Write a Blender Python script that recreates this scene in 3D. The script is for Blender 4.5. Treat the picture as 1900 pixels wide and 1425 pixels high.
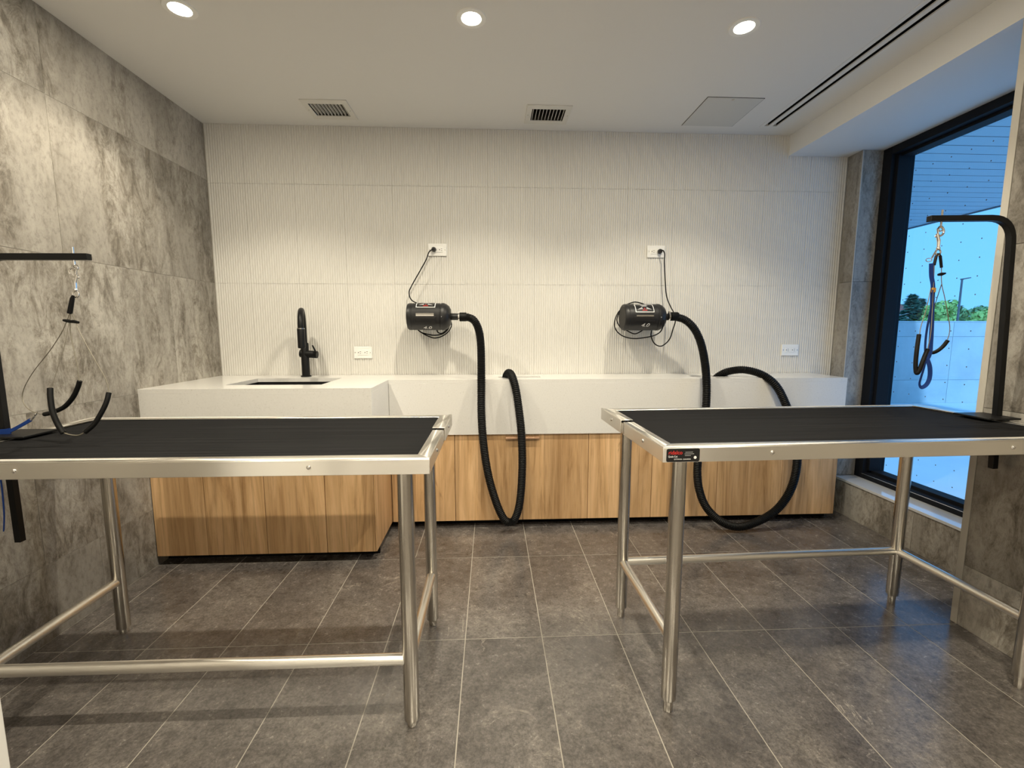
import bpy, math, random
from mathutils import Vector, Matrix

for o in list(bpy.data.objects):
    bpy.data.objects.remove(o)
SC = bpy.context.scene
COL = SC.collection
random.seed(7)

# ------------------------------------------------------------------ camera
cam_d = bpy.data.cameras.new('camera')
cam_d.sensor_fit = 'HORIZONTAL'
cam_d.sensor_width = 36.0
cam_d.lens = 829.6 / 1900.0 * 36.0
cam_d.clip_start = 0.02
cam_d.clip_end = 400
cam = bpy.data.objects.new('camera', cam_d)
COL.objects.link(cam)
cam.location = (0, 0, 1.203)
cam.rotation_euler = (math.pi / 2 - 0.1173, 0, -0.0466)
SC.camera = cam

# ------------------------------------------------------------------ sky and exposure
world = bpy.data.worlds.new('sky')
SC.world = world
world.use_nodes = True
wn = world.node_tree
wn.nodes.clear()
w_out = wn.nodes.new('ShaderNodeOutputWorld')
w_bg = wn.nodes.new('ShaderNodeBackground')
w_tc = wn.nodes.new('ShaderNodeTexCoord')
w_sep = wn.nodes.new('ShaderNodeSeparateXYZ')
w_rmp = wn.nodes.new('ShaderNodeValToRGB')
w_rmp.color_ramp.elements[0].position = 0.0
w_rmp.color_ramp.elements[0].color = (0.125, 0.42, 0.80, 1)
w_rmp.color_ramp.elements[1].position = 0.6
w_rmp.color_ramp.elements[1].color = (0.080, 0.31, 0.78, 1)
wn.links.new(w_tc.outputs['Generated'], w_sep.inputs[0])
wn.links.new(w_sep.outputs[2], w_rmp.inputs[0])
wn.links.new(w_rmp.outputs[0], w_bg.inputs[0])
wn.links.new(w_bg.outputs[0], w_out.inputs[0])
w_bg.inputs[1].default_value = 1.0
sun_d = bpy.data.lights.new('sun', 'SUN')
sun_d.energy = 1.35
sun_d.color = (.26, .60, 1.0)
sun_d.angle = math.radians(2)
sun = bpy.data.objects.new('sun', sun_d)
COL.objects.link(sun)
sun.location = (8, -10, 12)
sun.rotation_euler = Vector((.12, .82, -.57)).to_track_quat('-Z', 'Y').to_euler()
SC.view_settings.view_transform = 'Standard'
SC.view_settings.look = 'None'
SC.view_settings.gamma = 1.0
SC.view_settings.use_curve_mapping = False
SC.view_settings.exposure = 0.9
LAMP_W = 22.5                     # watts of each ceiling downlight's beam
SPILL_W = 3.0                     # watts spilled wide by each lens
LAMP_COL = (1.0, 0.905, 0.715)
try:
    SC.cycles.use_denoising = True
    SC.cycles.max_bounces = 8
    SC.cycles.diffuse_bounces = 5
    SC.cycles.sample_clamp_indirect = 6.0
    SC.cycles.caustics_reflective = False
    SC.cycles.caustics_refractive = False
except Exception:
    pass

# ------------------------------------------------------------------ materials
def N(nt, typ, **kw):
    n = nt.nodes.new(typ)
    for k, v in kw.items():
        if k.startswith('i_'):
            key = k[2:]
            key = int(key) if key.isdigit() else key.replace('_', ' ')
            n.inputs[key].default_value = v
        else:
            setattr(n, k, v)
    return n

def ramp(nt, fac, stops, interp='LINEAR'):
    r = nt.nodes.new('ShaderNodeValToRGB')
    r.color_ramp.interpolation = interp
    el = r.color_ramp.elements
    while len(el) < len(stops):
        el.new(0.5)
    for e, (p, c) in zip(el, stops):
        e.position = p
        e.color = (c[0], c[1], c[2], 1)
    nt.links.new(fac, r.inputs[0])
    return r.outputs[0]

def mixc(nt, fac, a, b, mode='MIX'):
    m = nt.nodes.new('ShaderNodeMix')
    m.data_type = 'RGBA'
    m.blend_type = mode
    for sock, v in ((m.inputs[0], fac), (m.inputs[6], a), (m.inputs[7], b)):
        if hasattr(v, 'is_linked'):
            nt.links.new(v, sock)
        elif isinstance(v, (int, float)):
            sock.default_value = v
        else:
            sock.default_value = (v[0], v[1], v[2], 1)
    return m.outputs[2]

def base(name, col=(.8, .8, .8), rough=.5, metal=0.0, spec=0.5):
    m = bpy.data.materials.new(name)
    m.use_nodes = True
    nt = m.node_tree
    b = nt.nodes['Principled BSDF']
    b.inputs['Base Color'].default_value = (*col, 1)
    b.inputs['Roughness'].default_value = rough
    b.inputs['Metallic'].default_value = metal
    b.inputs['Specular IOR Level'].default_value = spec
    return m, nt, b

def bump(nt, b, height, strength=.2, dist=.002):
    n = nt.nodes.new('ShaderNodeBump')
    n.inputs['Strength'].default_value = strength
    n.inputs['Distance'].default_value = dist
    nt.links.new(height, n.inputs['Height'])
    nt.links.new(n.outputs[0], b.inputs['Normal'])

def ocoord(nt, scale=(1, 1, 1), rand=True, rot=(0, 0, 0)):
    tc = nt.nodes.new('ShaderNodeTexCoord')
    mp = nt.nodes.new('ShaderNodeMapping')
    mp.inputs['Scale'].default_value = scale
    mp.inputs['Rotation'].default_value = rot
    src = tc.outputs['Object']
    if rand:
        oi = nt.nodes.new('ShaderNodeObjectInfo')
        mul = nt.nodes.new('ShaderNodeVectorMath')
        mul.operation = 'SCALE'
        cmb = nt.nodes.new('ShaderNodeCombineXYZ')
        for i in range(3):
            cmb.inputs[i].default_value = (31.0, 17.0, 53.0)[i]
        nt.links.new(cmb.outputs[0], mul.inputs[0])
        nt.links.new(oi.outputs['Random'], mul.inputs['Scale'])
        add = nt.nodes.new('ShaderNodeVectorMath')
        nt.links.new(src, add.inputs[0])
        nt.links.new(mul.outputs[0], add.inputs[1])
        src = add.outputs[0]
    nt.links.new(src, mp.inputs['Vector'])
    return mp.outputs[0]

def noise(nt, vec, scale, detail=6, rough=.6, dist=0.0):
    n = nt.nodes.new('ShaderNodeTexNoise')
    n.inputs['Scale'].default_value = scale
    n.inputs['Detail'].default_value = detail
    n.inputs['Roughness'].default_value = rough
    n.inputs['Distortion'].default_value = dist
    nt.links.new(vec, n.inputs['Vector'])
    return n.outputs['Fac']

M = {}
def simple(key, *a, **k):
    M[key] = base(key, *a, **k)[0]

simple('white_paint', (.80, .79, .77), .6, spec=.3)
simple('panel_paint', (.66, .655, .63), .55, spec=.3)
simple('white_plastic', (.88, .875, .85), .3)
simple('white_door', (.80, .79, .76), .4)
simple('grout_light', (.42, .39, .34), .85, spec=.2)
simple('grout_white', (.70, .69, .66), .8, spec=.2)
simple('black_plastic', (.013, .013, .014), .42, spec=.4)
simple('black_steel', (.005, .005, .0055), .42, spec=.25)
simple('black_rubber', (.004, .004, .004), .5, spec=.18)
simple('black_void', (.006, .006, .006), .9, spec=.1)
simple('grey_foam', (.06, .058, .055), .8, spec=.2)
simple('chrome', (.78, .76, .73), .16, 1.0)
simple('copper', (.85, .55, .36), .3, 1.0)
simple('cable', (.20, .18, .14), .5, .3)
simple('blue_strap', (.010, .040, .20), .7, spec=.2)
simple('brass_tag', (.75, .42, .12), .4, .8)
simple('red_print', (.75, .035, .03), .4)
simple('white_print', (.85, .85, .85), .4)
simple('silver_print', (.42, .42, .43), .4)
simple('sticker_black', (.010, .010, .011), .3)
simple('frame_black', (.010, .011, .014), .6, spec=.15)
simple('gap_shade_black', (.008, .008, .009), .6)
simple('sill_stone', (.60, .61, .62), .07, spec=1.0)
simple('trim_cream', (.52, .49, .43), .4)
simple('soffit_board', (.48, .49, .51), .6)
simple('lamp_post_paint', (.10, .10, .11), .5)
simple('roof_red', (.45, .13, .09), .8, spec=.1)
simple('far_wall', (.72, .70, .66), .8)
simple('bark', (.10, .07, .05), .9, spec=.1)
simple('dot_print', (.14, .145, .15), .6)
simple('vent_paint', (.74, .725, .68), .45)

m, nt, b = base('lens', (1, 1, 1), .4)
b.inputs['Emission Color'].default_value = (1, .90, .68, 1)
b.inputs['Emission Strength'].default_value = 28
M['lens'] = m

# stone wall tile: vertically drifting pale grey-beige clouds with dark fretted streaks
def wall_stone(key):
    m, nt, b = base(key, rough=.40, spec=.4)
    v = ocoord(nt, (1.0, 1.0, .34))
    n1 = noise(nt, v, 1.9, 9, .62, .9)
    c = ramp(nt, n1, [(.32, (.215, .196, .170)), (.43, (.30, .277, .244)), (.53, (.365, .34, .302)), (.66, (.45, .424, .38))])
    # zones of dense dark mottling with firm, drifting edges
    zone = ramp(nt, noise(nt, ocoord(nt, (1, 1, .16)), 2.3, 5, .6, 1.0), [(.47, (1, 1, 1)), (.525, (.5, .5, .5)), (.555, (.08, .08, .08))])
    mot = noise(nt, ocoord(nt, (1, 1, .42)), 15, 12, .84, .6)
    f2 = ramp(nt, mot, [(.39, (.38, .355, .325)), (.47, (.70, .68, .65)), (.55, (1.02, 1.02, 1.02)), (.68, (1.2, 1.2, 1.19))])
    c = mixc(nt, zone, c, mixc(nt, 1.0, c, f2, 'MULTIPLY'))
    n3 = noise(nt, ocoord(nt, (1, 1, .6)), 55, 8, .75, .3)
    c = mixc(nt, .8, c, ramp(nt, n3, [(.36, (.66, .65, .635)), (.5, (1, 1, 1)), (.66, (1.12, 1.12, 1.11))]), 'MULTIPLY')
    # fretted dark seams
    n4 = noise(nt, ocoord(nt, (1, 1, .2)), 2.9, 9, .72, 1.6)
    s = ramp(nt, n4, [(.491, (0, 0, 0)), (.4985, (.75, .75, .75)), (.503, (.75, .75, .75)), (.512, (0, 0, 0))])
    g = ramp(nt, noise(nt, v, 2.6, 3, .5), [(.52, (0, 0, 0)), (.64, (1, 1, 1))])
    c = mixc(nt, mixc(nt, 1.0, s, g, 'MULTIPLY'), c, (.20, .172, .142))
    nt.links.new(c, b.inputs['Base Color'])
    bump(nt, b, n3, .10, .001)
    M[key] = m
wall_stone('wall_stone')

m, nt, b = base('floor_stone', rough=.3, spec=.5)
b.inputs['IOR'].default_value = 1.85
v = ocoord(nt)
n1 = noise(nt, v, 3.2, 8, .6, .6)
n2 = noise(nt, v, 26, 10, .75, .15)
n3 = noise(nt, v, 110, 6, .8)
c = ramp(nt, n1, [(.30, (.088, .078, .073)), (.5, (.130, .117, .110)), (.70, (.190, .171, .156))])
c = mixc(nt, .85, c, ramp(nt, n2, [(.34, (.50, .49, .48)), (.5, (1, 1, 1)), (.66, (1.30, 1.285, 1.26))]), 'MULTIPLY')
c = mixc(nt, .8, c, ramp(nt, n3, [(.36, (.50, .50, .50)), (.5, (1, 1, 1)), (.64, (1.5, 1.48, 1.45))]), 'MULTIPLY')
n4 = noise(nt, v, 2.3, 7, .66, 1.2)
vein = ramp(nt, n4, [(.495, (0, 0, 0)), (.499, (.8, .8, .8)), (.501, (.8, .8, .8)), (.505, (0, 0, 0))])
vm = ramp(nt, noise(nt, v, 4.5, 3, .5), [(.58, (0, 0, 0)), (.68, (1, 1, 1))])
c = mixc(nt, mixc(nt, 1.0, vein, vm, 'MULTIPLY'), c, (.50, .45, .39))
nt.links.new(c, b.inputs['Base Color'])
nt.links.new(ramp(nt, n2, [(.3, (.19, .19, .19)), (.7, (.30, .30, .30))]), b.inputs['Roughness'])
bump(nt, b, n2, .06, .001)
M['floor_stone'] = m

m, nt, b = base('ribbed_ceramic', (.71, .695, .66), .5, spec=.35)
M['ribbed_ceramic'] = m

m, nt, b = base('quartz', (.84, .83, .80), .16, spec=.5)
v = ocoord(nt, rand=False)
sp = noise(nt, v, 130, 3, .6)
nt.links.new(ramp(nt, sp, [(.28, (.62, .605, .57)), (.36, (.755, .745, .72)), (.70, (.785, .775, .75))]), b.inputs['Base Color'])
M['quartz'] = m

m, nt, b = base('oak', rough=.5, spec=.3)
v = ocoord(nt, (1.0, 1.0, .085))
v2 = ocoord(nt, (1.0, 1.0, .03))
g1 = noise(nt, v, 9, 8, .62, 2.2)
g2 = noise(nt, v2, 70, 6, .7, .4)
g3 = noise(nt, v, 2.4, 4, .5, .8)
c = ramp(nt, g1, [(.30, (.42, .245, .112)), (.45, (.61, .385, .192)), (.60, (.71, .465, .250)), (.75, (.78, .53, .300))])
c = mixc(nt, .75, c, ramp(nt, g2, [(.32, (.62, .58, .52)), (.48, (1, 1, 1)), (.7, (1.1, 1.1, 1.1))]), 'MULTIPLY')
c = mixc(nt, .8, c, ramp(nt, g3, [(.34, (.74, .72, .70)), (.5, (1, 1, 1)), (.68, (1.08, 1.08, 1.08))]), 'MULTIPLY')
sx = nt.nodes.new('ShaderNodeSeparateXYZ')
nt.links.new(ocoord(nt, (8.5, 8.5, .001)), sx.inputs[0])
flr = N(nt, 'ShaderNodeMath', operation='FLOOR')
nt.links.new(sx.outputs[0], flr.inputs[0])
wn1 = nt.nodes.new('ShaderNodeTexWhiteNoise')
wn1.noise_dimensions = '1D'
nt.links.new(flr.outputs[0], wn1.inputs['W'])
c = mixc(nt, 1.0, c, ramp(nt, wn1.outputs['Value'], [(0, (.84, .82, .80)), (1, (1.08, 1.08, 1.08))]), 'MULTIPLY')
kn = ramp(nt, noise(nt, ocoord(nt, (1, 1, .16)), 6.0, 5, .6, 1.5), [(.68, (0, 0, 0)), (.74, (1, 1, 1))])
c = mixc(nt, kn, c, (.20, .115, .06))
nt.links.new(c, b.inputs['Base Color'])
bump(nt, b, g2, .15, .0006)
M['oak'] = m

def steel(key, sc, rough=.20, col=(.92, .89, .83)):
    m, nt, b = base(key, col, rough, 1.0)
    n = noise(nt, ocoord(nt, sc), 1.0, 3, .6)
    nt.links.new(ramp(nt, n, [(.3, (rough - .025,) * 3), (.7, (rough + .03,) * 3)]), b.inputs['Roughness'])
    M[key] = m
steel('steel_x', (6, 420, 420), .34, (.97, .94, .88))
steel('steel_y', (420, 6, 420), .30)
for k_ in ('steel_x', 'steel_y'):
    b = M[k_].node_tree.nodes['Principled BSDF']
    b.inputs['Anisotropic'].default_value = .85
    b.inputs['Anisotropic Rotation'].default_value = .25
steel('steel_z', (420, 420, 6), .22, (.66, .62, .55))

m = bpy.data.materials.new('mat_rubber')
m.use_nodes = True
nt = m.node_tree
nt.nodes.clear()
o_ = nt.nodes.new('ShaderNodeOutputMaterial')
df = nt.nodes.new('ShaderNodeBsdfDiffuse')
gs = nt.nodes.new('ShaderNodeBsdfGlossy')
mxm = nt.nodes.new('ShaderNodeMixShader')
w = noise(nt, ocoord(nt, (.9, 150, 1)), 1.0, 4, .7)
nt.links.new(ramp(nt, w, [(.3, (.007, .007, .0075)), (.7, (.018, .018, .019))]), df.inputs[0])
nt.links.new(ramp(nt, w, [(.35, (.30, .30, .30)), (.65, (.50, .50, .50))]), gs.inputs['Roughness'])
mxm.inputs[0].default_value = .022
bp = nt.nodes.new('ShaderNodeBump')
bp.inputs['Strength'].default_value = .4
bp.inputs['Distance'].default_value = .0015
nt.links.new(w, bp.inputs['Height'])
nt.links.new(bp.outputs[0], gs.inputs['Normal'])
nt.links.new(df.outputs[0], mxm.inputs[1])
nt.links.new(gs.outputs[0], mxm.inputs[2])
nt.links.new(mxm.outputs[0], o_.inputs[0])
M['mat_rubber'] = m

m, nt, b = base('concrete', rough=.8, spec=.2)
v = ocoord(nt, (1, 1, 1))
nt.links.new(ramp(nt, noise(nt, v, 1.6, 8, .6, .3), [(.3, (.54, .535, .52)), (.6, (.66, .65, .635)), (.8, (.70, .69, .67))]), b.inputs['Base Color'])
M['concrete'] = m
m, nt, b = base('paving', rough=.7, spec=.3)
v = ocoord(nt, (1, 1, 1), rand=False)
nt.links.new(ramp(nt, noise(nt, v, 2.0, 8, .6), [(.3, (.84, .83, .81)), (.7, (.90, .89, .87))]), b.inputs['Base Color'])
M['paving'] = m

def leaf(key, a, c2):
    m, nt, b = base(key, rough=.7, spec=.15)
    v = ocoord(nt, (1, 1, 1))
    nt.links.new(ramp(nt, noise(nt, v, 2.2, 4, .6), [(.35, a), (.65, c2)]), b.inputs['Base Color'])
    M[key] = m
leaf('leaf_spruce', (.10, .22, .16), (.20, .36, .24))
leaf('leaf_lime', (.34, .52, .12), (.62, .72, .22))
leaf('leaf_green', (.14, .27, .10), (.34, .47, .18))

m = bpy.data.materials.new('glass')
m.use_nodes = True
nt = m.node_tree
nt.nodes.clear()
o_ = nt.nodes.new('ShaderNodeOutputMaterial')
tr = nt.nodes.new('ShaderNodeBsdfTransparent')
tr.inputs[0].default_value = (.93, .96, .97, 1)
gl = nt.nodes.new('ShaderNodeBsdfGlossy')
gl.inputs['Roughness'].default_value = 0.01
lw = nt.nodes.new('ShaderNodeLayerWeight')
pw5 = N(nt, 'ShaderNodeMath', operation='POWER', i_1=5.0)
nt.links.new(lw.outputs['Facing'], pw5.inputs[0])
fr = N(nt, 'ShaderNodeMath', operation='MULTIPLY_ADD', i_1=.92, i_2=.05)
nt.links.new(pw5.outputs[0], fr.inputs[0])
mx = nt.nodes.new('ShaderNodeMixShader')
nt.links.new(fr.outputs[0], mx.inputs[0])
nt.links.new(tr.outputs[0], mx.inputs[1])
nt.links.new(gl.outputs[0], mx.inputs[2])
nt.links.new(mx.outputs[0], o_.inputs[0])
M['glass'] = m

# ------------------------------------------------------------------ mesh helpers
ORG = {}
class MB:
    def __init__(s):
        s.v = []; s.f = []
    def add(s, vs, fs):
        n = len(s.v)
        s.v += [tuple(p) for p in vs]
        s.f += [tuple(i + n for i in f) for f in fs]
        return s
    def box(s, x0, x1, y0, y1, z0, z1):
        vs = [(x, y, z) for z in (z0, z1) for y in (y0, y1) for x in (x0, x1)]
        return s.add(vs, [(0, 2, 3, 1), (4, 5, 7, 6), (0, 1, 5, 4), (2, 6, 7, 3), (0, 4, 6, 2), (1, 3, 7, 5)])
    def lathe(s, prof, origin=(0, 0, 0), axis='z', seg=24, cap=True):
        """prof: list of (r, t) along the axis"""
        vs = []; fs = []
        for r, t in prof:
            for i in range(seg):
                a = 2 * math.pi * i / seg
                c, d = r * math.cos(a), r * math.sin(a)
                p = {'z': (c, d, t), 'x': (t, c, d), 'y': (d, t, c)}[axis]
                vs.append((p[0] + origin[0], p[1] + origin[1], p[2] + origin[2]))
        for j in range(len(prof) - 1):
            for i in range(seg):
                k = (i + 1) % seg
                fs.append((j * seg + i, j * seg + k, (j + 1) * seg + k, (j + 1) * seg + i))
        if cap:
            fs.append(tuple(reversed(range(seg))))
            e = (len(prof) - 1) * seg
            fs.append(tuple(range(e, e + seg)))
        return s.add(vs, fs)
    def cyl(s, p0, p1, r0, r1=None, seg=16):
        return s.tube([p0, p1], r0 if r1 is None else [r0, r1], seg)
    def tube(s, path, r, seg=10, closed=False):
        P = [Vector(p) for p in path]
        n = len(P)
        rs = r if isinstance(r, (list, tuple)) else [r] * n
        prof = [(math.cos(2 * math.pi * i / seg), math.sin(2 * math.pi * i / seg)) for i in range(seg)]
        return s.sweep(P, prof, rs, closed)
    def sweep(s, path, prof, rs=None, closed=False, up=None):
        P = [Vector(p) for p in path]
        n = len(P)
        rs = rs or [1.0] * n
        seg = len(prof)
        vs = []; fs = []
        def tan(i):
            if closed:
                return (P[(i + 1) % n] - P[i - 1]).normalized()
            a = P[max(i - 1, 0)]; c = P[min(i + 1, n - 1)]
            return (c - a).normalized()
        t0 = tan(0)
        if up is not None:
            u = Vector(up)
        else:
            u = Vector((0, 0, 1)) if abs(t0.z) < .9 else Vector((0, 1, 0))
        u = (u - t0 * u.dot(t0)).normalized()
        for i in range(n):
            t = tan(i)
            u = (u - t * u.dot(t))
            u = u.normalized() if u.length > 1e-6 else t.orthogonal().normalized()
            w = t.cross(u)
            for a, c in prof:
                vs.append(P[i] + (u * c + w * a) * rs[i])
        m_ = n if closed else n - 1
        for j in range(m_):
            for i in range(seg):
                k = (i + 1) % seg
                j2 = (j + 1) % n
                fs.append((j * seg + i, j * seg + k, j2 * seg + k, j2 * seg + i))
        if not closed:
            fs.append(tuple(reversed(range(seg))))
            e = (n - 1) * seg
            fs.append(tuple(range(e, e + seg)))
        return s.add(vs, fs)
    def sphere(s, c, r, seg=12, rings=8, sc=(1, 1, 1)):
        vs = []; fs = []
        for j in range(rings + 1):
            th = math.pi * j / rings
            for i in range(seg):
                a = 2 * math.pi * i / seg
                vs.append((c[0] + sc[0] * r * math.sin(th) * math.cos(a), c[1] + sc[1] * r * math.sin(th) * math.sin(a), c[2] + sc[2] * r * math.cos(th)))
        for j in range(rings):
            for i in range(seg):
                k = (i + 1) % seg
                fs.append((j * seg + i, (j + 1) * seg + i, (j + 1) * seg + k, j * seg + k))
        return s.add(vs, fs)
    def patch(s, x0, x1, a0, a1, r, cy=0, cz=0, n=8, th=.0012):
        """slab bent round a cylinder on the x axis; angles measured up from -y"""
        vs = []; fs = []
        for i in range(n + 1):
            a = math.radians(a0 + (a1 - a0) * i / n)
            for rr in (r, r + th):
                for x in (x0, x1):
                    vs.append((x, cy - rr * math.cos(a), cz + rr * math.sin(a)))
        for i in range(n):
            o = 4 * i
            fs += [(o + 2, o + 3, o + 7, o + 6), (o, o + 2, o + 6, o + 4), (o + 1, o + 5, o + 7, o + 3), (o, o + 4, o + 5, o + 1)]
        fs += [(0, 1, 3, 2), (4 * n, 4 * n + 2, 4 * n + 3, 4 * n + 1)]
        return s.add(vs, fs)
    def mesh(s, name, mat, off=(0, 0, 0), smooth=None):
        me = bpy.data.meshes.new(name)
        me.from_pydata([(p[0] - off[0], p[1] - off[1], p[2] - off[2]) for p in s.v], [], s.f)
        me.materials.append(M[mat])
        if smooth:
            for p in me.polygons:
                p.use_smooth = True
            me.set_sharp_from_angle(angle=math.radians(smooth))
        me.validate()
        me.update()
        return me
    def build(s, name, mat, parent=None, smooth=35, bevel=0, local=False):
        """local=True: the coordinates are already in the parent's own frame"""
        off = (0, 0, 0) if (parent is None or local) else ORG.get(parent.name, (0, 0, 0))
        o = bpy.data.objects.new(name, s.mesh(name, mat, off, smooth))
        COL.objects.link(o)
        if parent is not None:
            o.parent = parent
            ORG[o.name] = ORG.get(parent.name, (0, 0, 0))
        if bevel:
            md = o.modifiers.new('bevel', 'BEVEL')
            md.width = bevel
            md.segments = 2
            md.limit_method = 'ANGLE'
            md.harden_normals = False
        return o

def tag(o, label=None, cat=None, group=None, kind=None):
    for k, v in (('label', label), ('category', cat), ('group', group), ('kind', kind)):
        if v:
            o[k] = v
    return o

def thing(name, label, cat, loc=(0, 0, 0), rz=0, group=None, kind=None):
    o = bpy.data.objects.new(name, None)
    COL.objects.link(o)
    o.empty_display_size = .05
    o.location = loc
    o.rotation_euler = (0, 0, rz)
    ORG[o.name] = tuple(loc)
    return tag(o, label, cat, group, kind)

BOXES = {}
def tile(parent, name, x0, x1, y0, y1, z0, z1, mat):
    """a box piece with its origin at its own centre; alike pieces share one mesh"""
    d = (round(x1 - x0, 4), round(y1 - y0, 4), round(z1 - z0, 4), mat, name)
    if d not in BOXES:
        BOXES[d] = MB().box(-d[0] / 2, d[0] / 2, -d[1] / 2, d[1] / 2, -d[2] / 2, d[2] / 2).mesh(name, mat)
    o = bpy.data.objects.new(name, BOXES[d])
    COL.objects.link(o)
    off = ORG.get(parent.name, (0, 0, 0))
    o.parent = parent
    o.location = ((x0 + x1) / 2 - off[0], (y0 + y1) / 2 - off[1], (z0 + z1) / 2 - off[2])
    return o

def catmull(pts, n=8):
    P = [Vector(p) for p in pts]
    P = [P[0] * 2 - P[1]] + P + [P[-1] * 2 - P[-2]]
    out = []
    for i in range(1, len(P) - 2):
        a, b_, c, d = P[i - 1:i + 3]
        for k in range(n):
            t = k / n
            out.append(.5 * ((2 * b_) + (c - a) * t + (2 * a - 5 * b_ + 4 * c - d) * t * t + (3 * b_ - a - 3 * c + d) * t ** 3))
    out.append(P[-2].copy())
    return out

def resample(P, ds):
    out = [P[0].copy()]
    acc = 0.0
    for i in range(len(P) - 1):
        seg = P[i + 1] - P[i]
        L = seg.length
        if L < 1e-9:
            continue
        t = ds - acc
        while t <= L:
            out.append(P[i] + seg * (t / L))
            t += ds
        acc = L - (t - ds)
    return out

def grid_slab(xs, ys, solid, z0, z1):
    """slab made of grid cells; solid(cx, cy) tells which cells are filled"""
    mb = MB()
    nx, ny = len(xs) - 1, len(ys) - 1
    F = [[solid((xs[i] + xs[i + 1]) / 2, (ys[j] + ys[j + 1]) / 2) for j in range(ny)] for i in range(nx)]
    idx = {}
    def V(i, j, k):
        if (i, j, k) not in idx:
            idx[(i, j, k)] = len(mb.v)
            mb.v.append((xs[i], ys[j], (z0, z1)[k]))
        return idx[(i, j, k)]
    g = lambda i, j: 0 <= i < nx and 0 <= j < ny and F[i][j]
    for i in range(nx):
        for j in range(ny):
            if not F[i][j]:
                continue
            mb.f.append((V(i, j, 1), V(i + 1, j, 1), V(i + 1, j + 1, 1), V(i, j + 1, 1)))
            mb.f.append((V(i, j, 0), V(i, j + 1, 0), V(i + 1, j + 1, 0), V(i + 1, j, 0)))
            if not g(i, j - 1): mb.f.append((V(i, j, 0), V(i + 1, j, 0), V(i + 1, j, 1), V(i, j, 1)))
            if not g(i, j + 1): mb.f.append((V(i, j + 1, 0), V(i, j + 1, 1), V(i + 1, j + 1, 1), V(i + 1, j + 1, 0)))
            if not g(i - 1, j): mb.f.append((V(i, j, 0), V(i, j, 1), V(i, j + 1, 1), V(i, j + 1, 0)))
            if not g(i + 1, j): mb.f.append((V(i + 1, j, 0), V(i + 1, j + 1, 0), V(i + 1, j + 1, 1), V(i + 1, j, 1)))
    return mb

def text_mesh(txt, size, shear=0.0, ext=.0004):
    c = bpy.data.curves.new('lettering', 'FONT')
    c.body = txt
    c.size = size
    c.shear = shear
    c.extrude = ext
    c.align_x = 'CENTER'
    c.align_y = 'CENTER'
    c.resolution_u = 3
    o = bpy.data.objects.new('lettering', c)
    COL.objects.link(o)
    bpy.context.view_layer.update()
    me = bpy.data.meshes.new_from_object(o.evaluated_get(bpy.context.evaluated_depsgraph_get()))
    bpy.data.objects.remove(o)
    bpy.data.curves.remove(c)
    vs = [tuple(v.co) for v in me.vertices]
    fs = [tuple(p.vertices) for p in me.polygons]
    bpy.data.meshes.remove(me)
    return vs, fs

# ------------------------------------------------------------------ room dimensions
XL, YB, H = -1.728, 2.94, 2.448          # left wall face, ribbed wall face, ceiling
XN, YN = 1.92, 1.65                      # near right pier: face and far corner
XW = 2.315                               # wall face beside and under the window
YR = -1.40                               # rear wall behind the camera
ZS = 2.322                               # underside of the bulkhead over the window

# ------------------------------------------------------------------ floor
fl = tag(MB().box(XL - .15, 2.6, YR - .1, YB + .15, -.12, -.0007).build('floor', 'grout_light', smooth=None), kind='structure')
TW, TL, GX, GY = .303, .640, -.1075, 2.2764
gap = .0036
k = math.floor((XL - GX) / TW)
x = GX + k * TW
while x < XW:
    y = GY + TL
    while y > YR:
        a0, a1 = max(x, XL) + gap / 2, min(x + TW, XW) - gap / 2
        b0, b1 = max(y - TL, YR) + gap / 2, min(y, YB) - gap / 2
        if a1 - a0 > .01 and b1 - b0 > .01 and not (a0 > XN and b1 < YN):
            if a1 > XN and b1 < YN + TL and b0 < YN:
                a1 = min(a1, XN) if b1 <= YN else a1
            tile(fl, 'tile', a0, a1, b0, b1, -.011, 0, 'floor_stone')
        y -= TL
    x += TW

# ------------------------------------------------------------------ back wall with ribbed ceramic tiles
wb = tag(MB().box(XL - .15, 2.6, YB + .0062, YB + .16, 0, H + .1).build('wall_back', 'grout_white', smooth=None), kind='structure')
RIB = {}
def rib_mesh(w, h):
    key = (round(w, 4), round(h, 4))
    if key in RIB:
        return RIB[key]
    n = max(2, round(w / .0149))
    dep = .0044
    prof = []
    for i in range(n):
        for t, d in ((0, 0), (.13, .62), (.28, .97), (.5, 1.0), (.72, .97), (.87, .62)):
            prof.append(((i + t) / n * w - w / 2, -d * dep))
    prof.append((w / 2, 0))
    mb = MB()
    for (px, pd) in prof:
        mb.v += [(px, pd, -h / 2), (px, pd, h / 2)]
    for i in range(len(prof) - 1):
        mb.f.append((2 * i, 2 * i + 2, 2 * i + 3, 2 * i + 1))
    e = len(mb.v)
    mb.v += [(-w / 2, .009, -h / 2), (w / 2, .009, -h / 2), (w / 2, .009, h / 2), (-w / 2, .009, h / 2)]
    l = 2 * (len(prof) - 1)
    mb.f += [(0, 1, e + 3, e), (l, e + 1, e + 2, l + 1)]
    mb.f.append(tuple([1 + 2 * i for i in range(len(prof))] + [e + 2, e + 3]))
    mb.f.append(tuple(reversed([2 * i for i in range(len(prof))] + [e + 1, e])))
    RIB[key] = mb.mesh('ribbed_tile', 'ribbed_ceramic', smooth=70)
    return RIB[key]
RW = .2985
x = -1.807
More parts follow.
